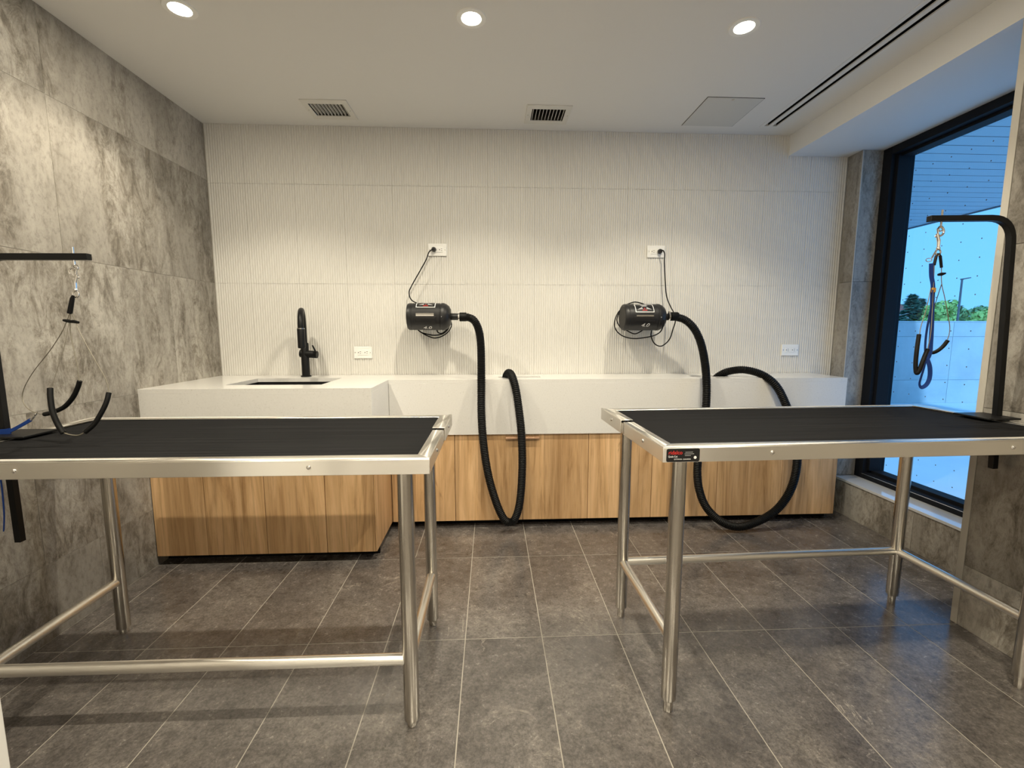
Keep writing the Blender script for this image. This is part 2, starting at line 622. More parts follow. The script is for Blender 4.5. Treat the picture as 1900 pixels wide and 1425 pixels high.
while x < XW:
    a0, a1 = max(x, XL) + .0006, min(x + RW, XW + .005) - .0006
    for z0, z1 in ((.30, .90), (.90, 1.502), (1.502, 2.104), (2.104, H)):
        o = bpy.data.objects.new('ribbed_tile', rib_mesh(a1 - a0, z1 - z0 - .0014))
        COL.objects.link(o)
        o.parent = wb
        o.location = ((a0 + a1) / 2, YB + .0052, (z0 + z1) / 2)
    x += RW

# ------------------------------------------------------------------ left wall with large stone tiles
wl = tag(MB().box(XL - .16, XL - .0012, YR - .1, YB + .012, 0, H + .1).build('wall_left', 'grout_light', smooth=None), kind='structure')
rows = [(0, .30, 1.96), (.30, .90, 1.72), (.90, 1.502, 2.54), (1.502, 2.12, 1.94), (2.12, H, 1.94)]
for z0, z1, j in rows:
    ys = [j - 1.2 * i for i in range(-1, 5)]
    edges = sorted([YB] + [y for y in ys if YR < y < YB] + [YR])
    for b0, b1 in zip(edges[:-1], edges[1:]):
        tile(wl, 'tile', XL - .011, XL, b0 + .001, b1 - .001, z0 + .001, z1 - .001, 'wall_stone')

# ------------------------------------------------------------------ right wall: pier, window breast, far strip
wr = tag(MB().box(XN + .012, 2.6, YR - .1, YN, 0, H + .1)
         .box(XW + .012, 2.6, YN, 2.822, 0, .222)
         .box(XW + .012, 2.6, 2.834, YB + .012, 0, H + .1)
         .box(XW + .012, 2.6, YN, 2.834, ZS + .02, H + .1).build('wall_right', 'grout_light', smooth=None), kind='structure')
for z0, z1 in ((0, .26), (.26, .908), (.908, 1.52), (1.52, 2.12), (2.12, H)):
    edges = [YR, .45, YN - .0145] if z0 != .908 else [YR, .2, 1.05, YN - .0145]
    for b0, b1 in zip(edges[:-1], edges[1:]):
        tile(wr, 'tile', XN, XN + .011, b0 + .001, b1 - .001, z0 + .001, z1 - .001, 'wall_stone')
    tile(wr, 'tile', XN + .012, 2.44, YN + .001, YN + .012, z0 + .001, min(z1, ZS) - .001, 'wall_stone')
for b0, b1 in ((YN + .013, 2.25), (2.25, 2.82)):
    tile(wr, 'tile', XW, XW + .011, b0 + .001, b1 - .001, .001, .221, 'wall_stone')
tile(wr, 'tile', XW, XW + .011, 2.822, YB - .004, .001, .62, 'wall_stone')
tile(wr, 'tile', XW, XW + .011, 2.822, YB - .004, .622, 1.52, 'wall_stone')
tile(wr, 'tile', XW, XW + .011, 2.822, YB - .004, 1.522, ZS - .001, 'wall_stone')
for z0, z1 in ((.24, .62), (.62, 1.52), (1.52, ZS)):
    tile(wr, 'tile', XW + .003, 2.449, 2.8225, 2.833, z0 + .001, z1 - .001, 'wall_stone')
tag(MB().box(XN - .0015, XN + .012, YN - .0135, YN + .012, 0, H).build('trim_1', 'trim_cream', bevel=.001), kind='structure')
tag(MB().box(XW - .001, XW + .004, 2.8195, 2.823, .24, ZS).build('trim_2', 'trim_cream', smooth=None), kind='structure')
sill = tag(MB().box(XW - .006, 2.455, YN + .013, 2.822, .222, .238).build('trim_3', 'sill_stone', bevel=.0015), kind='structure')

# rear wall
tag(MB().box(XL - .15, 2.6, YR - .12, YR, 0, H + .1).build('wall_rear', 'white_paint', smooth=None), kind='structure')

# ------------------------------------------------------------------ ceiling with openings for the grilles and the slot diffuser
VENTS = [(-.904, 2.735), (.334, 2.737)]
VW, VD = .198, .150                                   # opening of a grille
SLOT = (1.664, 1.755, .20, 2.822)
xs = sorted({XL - .15, 2.6, SLOT[0], SLOT[1]} | {c[0] + s * VW / 2 for c in VENTS for s in (-1, 1)})
ys = sorted({YR - .1, YB + .15, SLOT[2], SLOT[3]} | {c[1] + s * VD / 2 for c in VENTS for s in (-1, 1)})
def ceil_solid(cx, cy):
    if SLOT[0] < cx < SLOT[1] and SLOT[2] < cy < SLOT[3]:
        return False
    return not any(abs(cx - c[0]) < VW / 2 and abs(cy - c[1]) < VD / 2 for c in VENTS)
tag(grid_slab(xs, ys, ceil_solid, H, H + .1).build('ceiling', 'white_paint', smooth=None), kind='structure')
tag(MB().box(1.918, 2.6, YN + .012, YB, ZS, H).box(1.918, 1.9195, YR, YN + .012, ZS, H).build('ceiling_bulkhead', 'white_paint', bevel=.002), kind='structure')

# ceiling supply grilles
for n_, (cx, cy) in enumerate(VENTS):
    lab = ('white ceiling air grille above the sink counter', 'white ceiling air grille near the middle of the ribbed wall')[n_]
    t = thing('ceiling_vent', lab, 'vent', (cx, cy, H - .006), group='ceiling air grilles')
    f = MB()
    ow, od = .253, .222
    xs_ = [cx - ow / 2, cx - VW / 2 + .004, cx + VW / 2 - .004, cx + ow / 2]
    ys_ = [cy - od / 2, cy - VD / 2 + .004, cy + VD / 2 - .004, cy + od / 2]
    fr_ = grid_slab(xs_, ys_, lambda a, c: not (xs_[1] < a < xs_[2] and ys_[1] < c < ys_[2]), H - .006, H)
    fr_.build('frame', 'vent_paint', t, bevel=.0015)
    MB().box(cx - VW / 2, cx + VW / 2, cy - VD / 2, cy + VD / 2, H + .06, H + .07).build('duct_back', 'black_void', t)
    w_ = MB()
    w_.box(cx - VW / 2, cx - VW / 2 + .002, cy - VD / 2, cy + VD / 2, H, H + .06)
    w_.box(cx + VW / 2 - .002, cx + VW / 2, cy - VD / 2, cy + VD / 2, H, H + .06)
    w_.box(cx - VW / 2, cx + VW / 2, cy - VD / 2, cy - VD / 2 + .002, H, H + .06)
    w_.box(cx - VW / 2, cx + VW / 2, cy + VD / 2 - .002, cy + VD / 2, H, H + .06)
    w_.build('duct_collar', 'grey_foam', t)
    sl = None
    for i in range(10):
        px = cx - VW / 2 + .012 + i * (VW - .024) / 9
        if sl is None:
            a = math.radians(12)
            sl = MB().add([(-.0012, -VD / 2 + .003, 0), (.0012, -VD / 2 + .003, 0), (.0012, VD / 2 - .003, 0), (-.0012, VD / 2 - .003, 0),
                           (.0012, -VD / 2 + .003, .014), (.0036, -VD / 2 + .003, .014), (.0036, VD / 2 - .003, .014), (.0012, VD / 2 - .003, .014)],
                          [(0, 3, 2, 1), (4, 5, 6, 7), (0, 1, 5, 4), (2, 3, 7, 6), (1, 2, 6, 5), (3, 0, 4, 7)]).mesh('slat', 'vent_paint')
        o = bpy.data.objects.new('slat', sl)
        COL.objects.link(o)
        o.parent = t
        o.location = (px - cx, 0, .005)
    for s in (-1, 1):
        MB().sphere((cx + s * (ow / 2 - .012), cy, H - .006), .0035, 8, 6, (1, 1, .5)).build('screw', 'chrome', t)

# slot diffuser
t = thing('slot_diffuser', 'long white ceiling slot diffuser with two black slots beside the bulkhead', 'vent', (1.71, SLOT[3], H - .002))
fx = [1.648, 1.671, 1.697, 1.722, 1.748, 1.771]
fy = [SLOT[2] - .01, SLOT[2] + .004, SLOT[3] - .004, SLOT[3] + .012]
grid_slab(fx, fy, lambda a, c: not ((fx[1] < a < fx[2] or fx[3] < a < fx[4]) and fy[1] < c < fy[2]), H - .002, H + .004).build('flange', 'white_paint', t)
for a in ((1.671, 1.697), (1.722, 1.748)):
    MB().box(a[0] - .003, a[1] + .003, SLOT[2], SLOT[3], H + .03, H + .034).box(a[0] - .003, a[0] - .001, SLOT[2], SLOT[3], H + .003, H + .03).box(a[1] + .001, a[1] + .003, SLOT[2], SLOT[3], H + .003, H + .03).build('slot', 'black_void', t)

# access panel
t = thing('access_panel', 'flat square ceiling access panel beside the slot diffuser', 'panel', (1.321, 2.668, H - .002))
MB().box(1.164, 1.479, 2.500, 2.836, H - .0012, H + .001).build('gap_shade', 'gap_shade_black', t)  # black sheet standing in for the shade in the gap round the panel
MB().box(1.167, 1.476, 2.503, 2.833, H - .003, H).build('door_leaf', 'panel_paint', t, bevel=.001)
MB().box(1.306, 1.318, 2.512, 2.524, H - .0045, H - .002).build('latch', 'chrome', t)

# ------------------------------------------------------------------ window
wi = tag(thing('window_1', None, None, (2.5, 2.2, .238)), kind='structure')
GXP = 2.545                                            # glass plane
MB().box(2.45, 2.60, 2.762, 2.834, .238, ZS).build('mullion', 'frame_black', wi, bevel=.002)
MB().box(2.478, 2.56, 2.742, 2.762, .29, ZS - .05).build('mullion', 'frame_black', wi, bevel=.002)
MB().box(2.45, 2.60, YN + .013, 1.70, .238, ZS).build('mullion', 'frame_black', wi, bevel=.002)
MB().box(2.45, 2.60, 1.70, 2.762, .238, .275).build('bottom_rail', 'frame_black', wi, bevel=.002)
MB().box(2.495, 2.57, 1.70, 2.742, .275, .293).build('glazing_bead', 'frame_black', wi, bevel=.0015)
MB().box(2.45, 2.60, 1.70, 2.762, ZS - .045, ZS).build('top_rail', 'frame_black', wi, bevel=.002)
MB().box(2.495, 2.57, 1.70, 2.742, ZS - .062, ZS - .045).build('glazing_bead', 'frame_black', wi, bevel=.0015)
MB().box(2.447, 2.453, 1.70, 2.762, .268, .272).build('drip_edge', 'chrome', wi)
MB().add([(GXP, 1.70, .285), (GXP, 2.75, .285), (GXP, 2.75, ZS - .055), (GXP, 1.70, ZS - .055)], [(0, 1, 2, 3)]).build('pane', 'glass', wi, smooth=None)
dots = MB()
for i in range(12):
    for j in range(21):
        py, pz = 2.690 - i * .104, .345 + j * .0955
        if py < 1.72:
            continue
        r = .0036
        vs = [(GXP - .001, py + r * math.cos(a * math.pi / 3), pz + r * math.sin(a * math.pi / 3)) for a in range(6)]
        dots.add(vs, [tuple(reversed(range(6)))])
tag(dots.build('bird_dots', 'dot_print', wi, smooth=None), kind='stuff')

# ------------------------------------------------------------------ open door leaf at the near left
dr = tag(thing('door_1', None, None, (-.935, .4, 0)), kind='structure')
MB().box(-.957, -.913, -.04, .800, .008, 2.08).build('door_leaf', 'white_door', dr, bevel=.002)
for xx, s in ((-.957, -1), (-.913, 1)):
    MB().lathe([(.026, 0), (.026, s * .008), (.011, s * .009), (.011, s * .05)], (xx, .73, 1.0), 'x', 16).build('door_handle', 'chrome', dr)

# ------------------------------------------------------------------ recessed downlights
def downlight(x, y, label, k=1.0):
    t = thing('downlight', label, 'ceiling light', (x, y, H - .004), group='recessed ceiling downlights')
    MB().lathe([(.038, H - .001), (.040, H - .004), (.058, H - .004), (.060, H), (.038, H)], (x, y, 0), 'z', 28, cap=False).build('trim_ring', 'white_plastic', t)
    MB().lathe([(.0385, H - .0012), (.036, H - .003), (.030, H - .0045), (.018, H - .006), (.004, H - .0065)], (x, y, 0), 'z', 24).build('lens', 'lens', t)
    ld = bpy.data.lights.new('downlight_beam', 'SPOT')
    ld.energy = LAMP_W * k
    ld.color = LAMP_COL
    ld.spot_size = math.radians(124)
    ld.spot_blend = .42
    ld.shadow_soft_size = .018
    lo = bpy.data.objects.new('downlight_beam', ld)
    COL.objects.link(lo)
    lo.parent = t
    lo.location = (0, 0, -.012)
    ad = bpy.data.lights.new('downlight_spill', 'AREA')
    ad.shape = 'DISK'
    ad.size = .03
    ad.energy = SPILL_W * k
    ad.color = LAMP_COL
    ao = bpy.data.objects.new('downlight_spill', ad)
    COL.objects.link(ao)
    ao.parent = t
    ao.location = (0, 0, -.011)
LX = (-1.20, -.072, 1.048)
for x_, lab in zip(LX, ('recessed round downlight nearest the stone wall, in the row by the ribbed wall', 'recessed round downlight in the middle of the row by the ribbed wall', 'recessed round downlight nearest the slot diffuser, in the row by the ribbed wall')):
    downlight(x_, 1.953, lab)
for x_, c in zip(LX, ('stone wall side', 'middle', 'slot diffuser side')):
    downlight(x_, .62, 'recessed round downlight in the row over the near table edge, %s' % c)
for x_, c in zip(LX, ('stone wall side', 'middle', 'slot diffuser side')):  # unseen row, added to brighten the table aprons and the pier
    downlight(x_, -.71, 'added unseen fill downlight in the row nearest the rear wall, %s' % c, 1.15)

# ------------------------------------------------------------------ worktop, L-shaped, with a deep apron
ZT, ZA, TH = .921, .590, .022
YF1, YF2, XS, XE = 2.250, 2.622, -.601, 2.178
SINK = (-1.405, -.905, 2.412, 2.752)
SLOTS = [(.045, .305, 2.725, 2.795), (1.250, 1.500, 2.730, 2.800)]
wt = thing('worktop', 'white quartz worktop with deep apron, stepping forward at the sink', 'worktop', (.2, 2.7, ZA))
xs = sorted({XL, SINK[0], SINK[1], XS, XE} | {s[i] for s in SLOTS for i in (0, 1)})
ys = sorted({YF1, YF2, YB - .001, SINK[2], SINK[3]} | {s[i] for s in SLOTS for i in (2, 3)})
def top_solid(cx, cy):
    if cx > XS and cy < YF2:
        return False
    if SINK[0] < cx < SINK[1] and SINK[2] < cy < SINK[3]:
        return False
    return not any(s[0] < cx < s[1] and s[2] < cy < s[3] for s in SLOTS)
grid_slab(xs, ys, top_solid, ZT - TH, ZT).build('slab', 'quartz', wt, smooth=None)
MB().box(XL, XS, YF1, YF1 + TH, ZA, ZT - TH).build('apron', 'quartz', wt, bevel=.001)
MB().box(XS - TH, XS, YF1 + TH, YF2 + .06, ZA, ZT - TH).build('apron', 'quartz', wt, bevel=.001)
MB().box(XS + .0015, XE, YF2, YF2 + TH, ZA, ZT - TH).build('apron', 'quartz', wt, bevel=.001)
MB().box(XE - TH, XE, YF2 + TH, YB - .001, ZA, ZT - TH).build('apron', 'quartz', wt, bevel=.001)
for s in SLOTS:
    h = MB()
    h.box(s[0] - .004, s[1] + .004, s[2] - .004, s[3] + .004, ZT - .16, ZT - .155)
    h.box(s[0] - .004, s[0], s[2], s[3], ZT - .155, ZT - TH)
    h.box(s[1], s[1] + .004, s[2], s[3], ZT - .155, ZT - TH)
    h.box(s[0] - .004, s[1] + .004, s[2] - .004, s[2], ZT - .155, ZT - TH)
    h.box(s[0] - .004, s[1] + .004, s[3], s[3] + .004, ZT - .155, ZT - TH)
    h.build('hose_well', 'grey_foam', wt, smooth=None)

# undermount sink
x0, x1, y0, y1 = SINK
sk = thing('sink', 'black undermount sink basin set in the white worktop', 'sink', ((x0 + x1) / 2, (y0 + y1) / 2, .70))
b_ = MB()
zb = .70
b_.box(x0 - .012, x1 + .012, y0 - .012, y1 + .012, zb - .006, zb)
b_.box(x0 - .012, x0 - .004, y0 - .012, y1 + .012, zb, ZT - TH)
b_.box(x1 + .004, x1 + .012, y0 - .012, y1 + .012, zb, ZT - TH)
b_.box(x0 - .004, x1 + .004, y0 - .012, y0 - .004, zb, ZT - TH)
b_.box(x0 - .004, x1 + .004, y1 + .004, y1 + .012, zb, ZT - TH)
b_.build('basin', 'black_plastic', sk, smooth=None)
MB().lathe([(.045, zb), (.045, zb + .003), (.034, zb + .004), (.030, zb + .001)], ((x0 + x1) / 2, y1 - .09, 0), 'z', 24).build('drain', 'chrome', sk)

# tall black gooseneck tap
fx_, fy_ = -1.160, 2.850
fa = thing('faucet', 'tall matt black gooseneck tap standing behind the sink', 'faucet', (fx_, fy_, ZT))
MB().lathe([(.031, ZT), (.031, ZT + .006), (.024, ZT + .009)], (fx_, fy_, 0), 'z', 24).build('base_ring', 'black_steel', fa)
MB().lathe([(.0235, ZT + .006), (.0235, ZT + .205), (.021, ZT + .210)], (fx_, fy_, 0), 'z', 24).build('body', 'black_steel', fa)
arc = [(fx_, fy_, ZT + .205), (fx_, fy_, ZT + .275)]
R_ = .105
for i in range(15):
    a = math.pi * i / 14
    arc.append((fx_ + .0345 * (1 - math.cos(a)), fy_ - R_ * (1 - math.cos(a)), ZT + .300 + R_ * math.sin(a)))
MB().tube(catmull(arc, 3), .0165, 14).build('spout', 'black_steel', fa)
e = arc[-1]
MB().lathe([(.0175, e[2] - .115), (.0205, e[2] - .112), (.0205, e[2] - .005), (.017, e[2] + .002)], (e[0], e[1], 0), 'z', 18).build('spray_head', 'black_steel', fa)
MB().lathe([(.0212, e[2] - .004), (.0212, e[2] - .001)], (e[0], e[1], 0), 'z', 18).build('spray_collar', 'chrome', fa)
vb = MB().cyl((fx_ - .028, fy_, ZT + .145), (fx_ + .075, fy_, ZT + .137), .0235, .0225, 18).build('valve', 'black_steel', fa)
MB().cyl((fx_ + .068, fy_, ZT + .150), (fx_ + .050, fy_ - .006, ZT + .196), .0055, .0045, 10).build('lever', 'black_steel', vb)

# ------------------------------------------------------------------ base cabinets
def cabinet(label, x0, x1, yf, doors, handles=None, panel_right=False):
    t = thing('base_cabinet', label, 'cabinet', ((x0 + x1) / 2, (yf + YB) / 2, 0), group='oak base cabinets')
    yb = YB - .006
    MB().box(x0 + .002, x1 - .002, yf + .021, yb, .05, ZA - .004).build('body', 'oak', t, smooth=None)
    MB().box(x0, x1, yf + .075, yf + .09, 0, .05).build('toe_kick', 'black_void', t, smooth=None)
    eds = [x0] + doors + [x1]
    for i, (a, c) in enumerate(zip(eds[:-1], eds[1:])):
        d = MB().box(a + .0016, c - .0016, yf, yf + .019, .05, ZA - .003)
        o = bpy.data.objects.new('door', d.mesh('door', 'oak', ((a + c) / 2, yf, .3)))
        COL.objects.link(o)
        o.parent = t
        o.location = ((a + c) / 2 - t.location.x, yf - t.location.y, .3)
        ORG[o.name] = ((a + c) / 2, yf, .3)
        if handles and i in handles:
            h0, h1 = handles[i]
            MB().box(h0, h1, yf - .020, yf, .572, .575).box(h0, h1, yf - .020, yf - .0175, .562, .572).build('handle', 'copper', o, bevel=.0006)
    return t
cabinet('oak base cabinet under the sink end, against the stone wall', XL + .003, -1.167, 2.270, [-1.467])
c2 = cabinet('oak base cabinet under the sink, at the step of the worktop', -1.167, -.612, 2.270, [-.862])
MB().box(-.612, -.606, 2.272, 2.66, .05, ZA - .003).build('side_panel', 'oak', c2, smooth=None)
cabinet('narrow single-door oak cabinet in the corner beside the sink step', -.602, -.222, 2.636, [])
cabinet('oak cabinet with the copper tab handle behind the first hose', -.222, .590, 2.636, [.189], {0: (.083, .187), 1: (.191, .288)})
cabinet('oak cabinet between the handled one and the second hose, behind the table corner', .590, 1.402, 2.636, [.987])
cabinet('oak cabinet at the window end of the worktop', 1.402, 2.172, 2.636, [1.817])

# ------------------------------------------------------------------ wall outlets
def outlet(x, z, label, ground_left=True):
    y = YB - .0005
    t = thing('wall_outlet', label, 'outlet', (x, y, z), group='white wall outlets')
    MB().box(x - .058, x + .058, y - .007, y, z - .038, z + .038).build('plate', 'white_plastic', t, bevel=.0025)
    MB().box(x - .034, x + .034, y - .0095, y - .006, z - .0165, z + .0165).build('receptacle', 'white_plastic', t, bevel=.001)
    for cx in (-.021, .021):
        for dx, dz, w, h in ((-.007, 0, .005, .005), (.006, .0055, .0075, .0022), (.006, -.0055, .0075, .0022)):
            MB().box(x + cx + dx - w / 2, x + cx + dx + w / 2, y - .0099, y - .009, z + dz - h / 2, z + dz + h / 2).build('socket_slot', 'black_void', t, smooth=None)
    MB().box(x - .004, x + .004, y - .0105, y - .009, z - .006, z + .006).build('test_button', 'white_plastic', t, bevel=.0005)
    for s in (-1, 1):
        MB().lathe([(.003, 0), (.003, -.0015), (.001, -.002)], (x + s * .048, y - .007, z), 'y', 10).build('screw', 'chrome', t)
outlet(-.337, 1.716, 'white wall outlet above the dryer nearer the tap, with a plug on its stone-wall side')
outlet(1.072, 1.716, 'white wall outlet above the dryer nearer the window, with a plug on its window side')
outlet(-.827, 1.067, 'white wall outlet between the tap and the first dryer, nothing plugged in')
outlet(2.016, 1.078, 'white wall outlet just above the worktop beside the window, nothing plugged in')

# ------------------------------------------------------------------ wall dryers
def hose(parent, pts):
    P = resample(catmull(pts, 14), .0026)
    rs = []
    for i in range(len(P)):
        rs.append(.0228 + .0017 * math.cos(2 * math.pi * i * .0026 / .0104))
    return MB().tube(P, rs, 14).build('hose', 'black_rubber', parent, smooth=60)

def dryer(label, cx, cz, x_left, x_right, roll, sw, fig, neck_gap, cuff, hose_pts, cords, plug):
    cy = 2.786
    r = .0815
    t = thing('pet_dryer', label, 'dryer', (cx, cy, cz), group='black wall mounted pet dryers')
    L, R = x_left, x_right
    MB().lathe([(.066, L + .004), (.074, L), (.0785, L + .003), (r, L + .012), (r, L + .024), (r - .0015, L + .026), (r - .0015, L + .030), (r, L + .032),
                (r, R - .062), (r - .002, R - .060), (r - .002, R - .056), (r + .001, R - .053), (r + .001, R - .040), (r - .006, R - .024), (.064, R - .009), (.048, R), (.022, R + .002)],
               (0, cy, cz), 'x', 40).build('housing', 'black_plastic', t)
    MB().lathe([(.067, L + .0045), (.067, L + .0025)], (0, cy, cz), 'x', 32).build('intake_filter', 'grey_foam', t)
    mx_ = (L + R) / 2 - .012
    MB().patch(mx_ - .060, mx_ + .055, 20 + roll, 68 + roll, r, cy, cz, 10, .0008).build('label_border', 'white_print', t)
    MB().patch(mx_ - .056, mx_ + .051, 23 + roll, 65 + roll, r + .0006, cy, cz, 10, .0008).build('label_field', 'sticker_black', t)
    lm = MB()
    def onc(u, a):
        a = math.radians(a + roll)
        return (mx_ - .0025 + u, cy - (r + .0017) * math.cos(a), cz + (r + .0017) * math.sin(a))
    for s in (-1, 1):
        lm.add([onc(s * .010, 36), onc(s * .044, 33), onc(s * .030, 39), onc(s * .014, 47)], [(0, 1, 2, 3) if s > 0 else (3, 2, 1, 0)])
    lm.add([onc(-.026, 56), onc(.026, 56), onc(.016, 61), onc(-.016, 61)], [(0, 1, 2, 3)])
    lm.add([onc(-.018, 50), onc(.018, 50), onc(.010, 54), onc(-.010, 54)], [(0, 1, 2, 3)])
    lm.build('label_wings', 'silver_print', t, smooth=None)
    MB().add([onc(-.016, 28), onc(.016, 28), onc(.013, 31), onc(-.013, 31)], [(0, 1, 2, 3)]).add([onc(-.004, 37), onc(.004, 37), onc(.002, 41), onc(-.002, 41)], [(0, 1, 2, 3)]).build('label_badge', 'red_print', t, smooth=None)
    # switch recess
    a0, a1, a2 = sw                                       # foot of the recess, foot and top of the switch bar
    MB().patch(mx_ - .068, mx_ + .060, a0 - 7, a1, r - .001, cy, cz, 8, .0045).build('switch_bezel', 'black_plastic', t, bevel=.002)
    MB().patch(mx_ - .057, mx_ + .049, a0, a1, r + .0025, cy, cz, 6, .0016).build('switch_recess', 'sticker_black', t)
    MB().patch(mx_ - .057, mx_ + .049, a1, a2, r + .001, cy, cz, 4, .005).build('switch_bar', 'chrome', t)
    # engraved figure
    vs, fs = text_mesh('4.0', .036, .25)
    wv = []
    for (u, v_, w_) in vs:
        a = math.radians(fig) + v_ / r
        rr = r + .0006 + w_
        wv.append((mx_ + .004 + u * 1.15, cy - rr * math.cos(a), cz + rr * math.sin(a)))
    MB().add(wv, fs).build('power_figure', 'white_print', t, smooth=None)
    MB().sphere((R - .048, cy - r * math.cos(math.radians(-4)) - .001, cz - .002), .0042, 10, 8).build('screw', 'chrome', t)
    # neck, clamp, cuff, hose
    h0 = hose_pts[0]
    hc = (0, h0[1], h0[2])
    MB().cyl((R - .004, cy - .01, cz), (h0[0] + .010, h0[1], h0[2]), .0205, .0205, 20).build('neck', 'black_plastic', t)
    MB().lathe([(.0215, h0[0] - .058 + neck_gap), (.0235, h0[0] - .057 + neck_gap), (.0235, h0[0] - .048 + neck_gap), (.0215, h0[0] - .047 + neck_gap)], hc, 'x', 24).box(h0[0] - .0575 + neck_gap, h0[0] - .0475 + neck_gap, h0[1] - .006, h0[1] + .006, h0[2] + .022, h0[2] + .031).build('hose_clamp', 'chrome', t)
    MB().lathe([(.0225, h0[0] + cuff[0]), (.0268, h0[0] + cuff[0] + .002), (.0268, h0[0] + cuff[1] - .006), (.0245, h0[0] + cuff[1])], hc, 'x', 24).build('hose_cuff', 'black_rubber', t)
    hose(t, hose_pts)
    # bracket and cords
    MB().box(mx_ - .05, mx_ + .05, cy + .06, YB - .001, cz - .012, cz + .012).box(mx_ - .06, mx_ + .06, YB - .006, YB - .001, cz - .06, cz + .06).build('wall_bracket', 'black_steel', t, bevel=.001)
    for c in cords:
        MB().tube(catmull(c, 8), .0037, 8).build('power_cord', 'black_rubber', t)
    px, py, pz, s = plug
    MB().lathe([(.013, YB - .0105), (.015, YB - .014), (.015, YB - .026), (.010, YB - .040), (.006, YB - .046)], (px, 0, pz), 'y', 14).build('plug', 'black_plastic', t)

dryer('black wall dryer nearer the tap, its hose hanging in a narrow loop', -.375, 1.292, -.505, -.246, 20, (-22, 1, 12), -56, .006, (-.044, 0),
      [(-0.146, 2.74, 1.289), (-0.104, 2.73, 1.27), (-0.074, 2.71, 1.212), (-0.061, 2.67, 1.123), (-0.058, 2.62, 0.998), (-0.058, 2.575, 0.877), (-0.058, 2.555, 0.722), (-0.045, 2.55, 0.531), (-0.018, 2.55, 0.353), (0.026, 2.55, 0.194), (0.067, 2.55, 0.099), (0.102, 2.555, 0.07), (0.138, 2.56, 0.09), (0.167, 2.565, 0.195), (0.18, 2.565, 0.394), (0.176, 2.565, 0.589), (0.16, 2.565, 0.75), (0.142, 2.575, 0.869), (0.122, 2.62, 0.94), (0.106, 2.69, 0.953), (0.094, 2.74, 0.932), (0.089, 2.765, 0.899)],
      [[(-0.358, 2.898, 1.712), (-0.366, 2.885, 1.708), (-0.384, 2.88, 1.69), (-0.404, 2.885, 1.643), (-0.446, 2.885, 1.571), (-0.495, 2.885, 1.488), (-0.513, 2.885, 1.445), (-0.5, 2.88, 1.401), (-0.46, 2.875, 1.376), (-0.412, 2.872, 1.353)],
       [(-0.500, 2.89, 1.285), (-0.492, 2.885, 1.24), (-0.471, 2.88, 1.219), (-0.44, 2.875, 1.195), (-0.403, 2.87, 1.175), (-0.359, 2.87, 1.161), (-0.311, 2.87, 1.172), (-0.27, 2.875, 1.202), (-0.25, 2.88, 1.243), (-0.262, 2.885, 1.28)],
       [(-0.470, 2.885, 1.26), (-0.456, 2.88, 1.206), (-0.409, 2.88, 1.186), (-0.356, 2.88, 1.178), (-0.302, 2.88, 1.190), (-0.268, 2.885, 1.226), (-0.275, 2.885, 1.26)],
       [(-0.345, 2.862, 1.225), (-0.335, 2.852, 1.198), (-0.312, 2.85, 1.190), (-0.290, 2.852, 1.203), (-0.27, 2.86, 1.226)]],
      (-.358, YB, 1.716, -1))
dryer('black wall dryer nearer the window, its hose hanging in a wide loop', .945, 1.290, .818, 1.084, 0, (-11, 2, 7), -38, .030, (-.012, .034),
      [(1.12, 2.74, 1.294), (1.191, 2.73, 1.274), (1.246, 2.71, 1.218), (1.275, 2.67, 1.126), (1.276, 2.61, 1.009), (1.27, 2.565, 0.885), (1.262, 2.545, 0.727), (1.239, 2.54, 0.55), (1.225, 2.535, 0.387), (1.242, 2.53, 0.255), (1.289, 2.52, 0.148), (1.374, 2.51, 0.069), (1.476, 2.51, 0.033), (1.591, 2.515, 0.056), (1.71, 2.52, 0.122), (1.796, 2.53, 0.229), (1.837, 2.54, 0.359), (1.836, 2.545, 0.508), (1.798, 2.55, 0.656), (1.749, 2.56, 0.786), (1.702, 2.59, 0.886), (1.642, 2.64, 0.943), (1.562, 2.69, 0.966), (1.494, 2.74, 0.952), (1.449, 2.77, 0.922), (1.414, 2.78, 0.883)],
      [[(1.092, 2.898, 1.713), (1.098, 2.88, 1.714), (1.107, 2.875, 1.690), (1.109, 2.88, 1.646), (1.118, 2.878, 1.528), (1.131, 2.875, 1.425), (1.143, 2.83, 1.355), (1.135, 2.775, 1.329), (1.126, 2.725, 1.300), (1.136, 2.735, 1.262), (1.150, 2.80, 1.215), (1.157, 2.86, 1.156), (1.125, 2.865, 1.118), (1.094, 2.865, 1.107), (1.058, 2.865, 1.125), (1.035, 2.865, 1.17), (1.037, 2.865, 1.212)],
       [(0.913, 2.865, 1.376), (0.879, 2.862, 1.369), (0.822, 2.855, 1.335), (0.792, 2.84, 1.287), (0.783, 2.83, 1.242), (0.801, 2.83, 1.202), (0.844, 2.83, 1.171), (0.907, 2.82, 1.157), (0.973, 2.80, 1.164), (1.020, 2.765, 1.178), (1.045, 2.725, 1.205), (1.054, 2.708, 1.255), (1.058, 2.712, 1.27)],
       [(0.845, 2.885, 1.36), (0.874, 2.88, 1.374), (0.926, 2.88, 1.390), (0.983, 2.88, 1.377), (1.00, 2.88, 1.36)],
       [(0.870, 2.89, 1.365), (0.839, 2.89, 1.34), (0.815, 2.89, 1.281), (0.835, 2.89, 1.233), (.87, 2.885, 1.208)],
       [(0.855, 2.86, 1.222), (0.873, 2.85, 1.206), (0.923, 2.85, 1.187), (0.971, 2.85, 1.209), (.98, 2.852, 1.225)]],
      (1.093, YB, 1.716, 1))

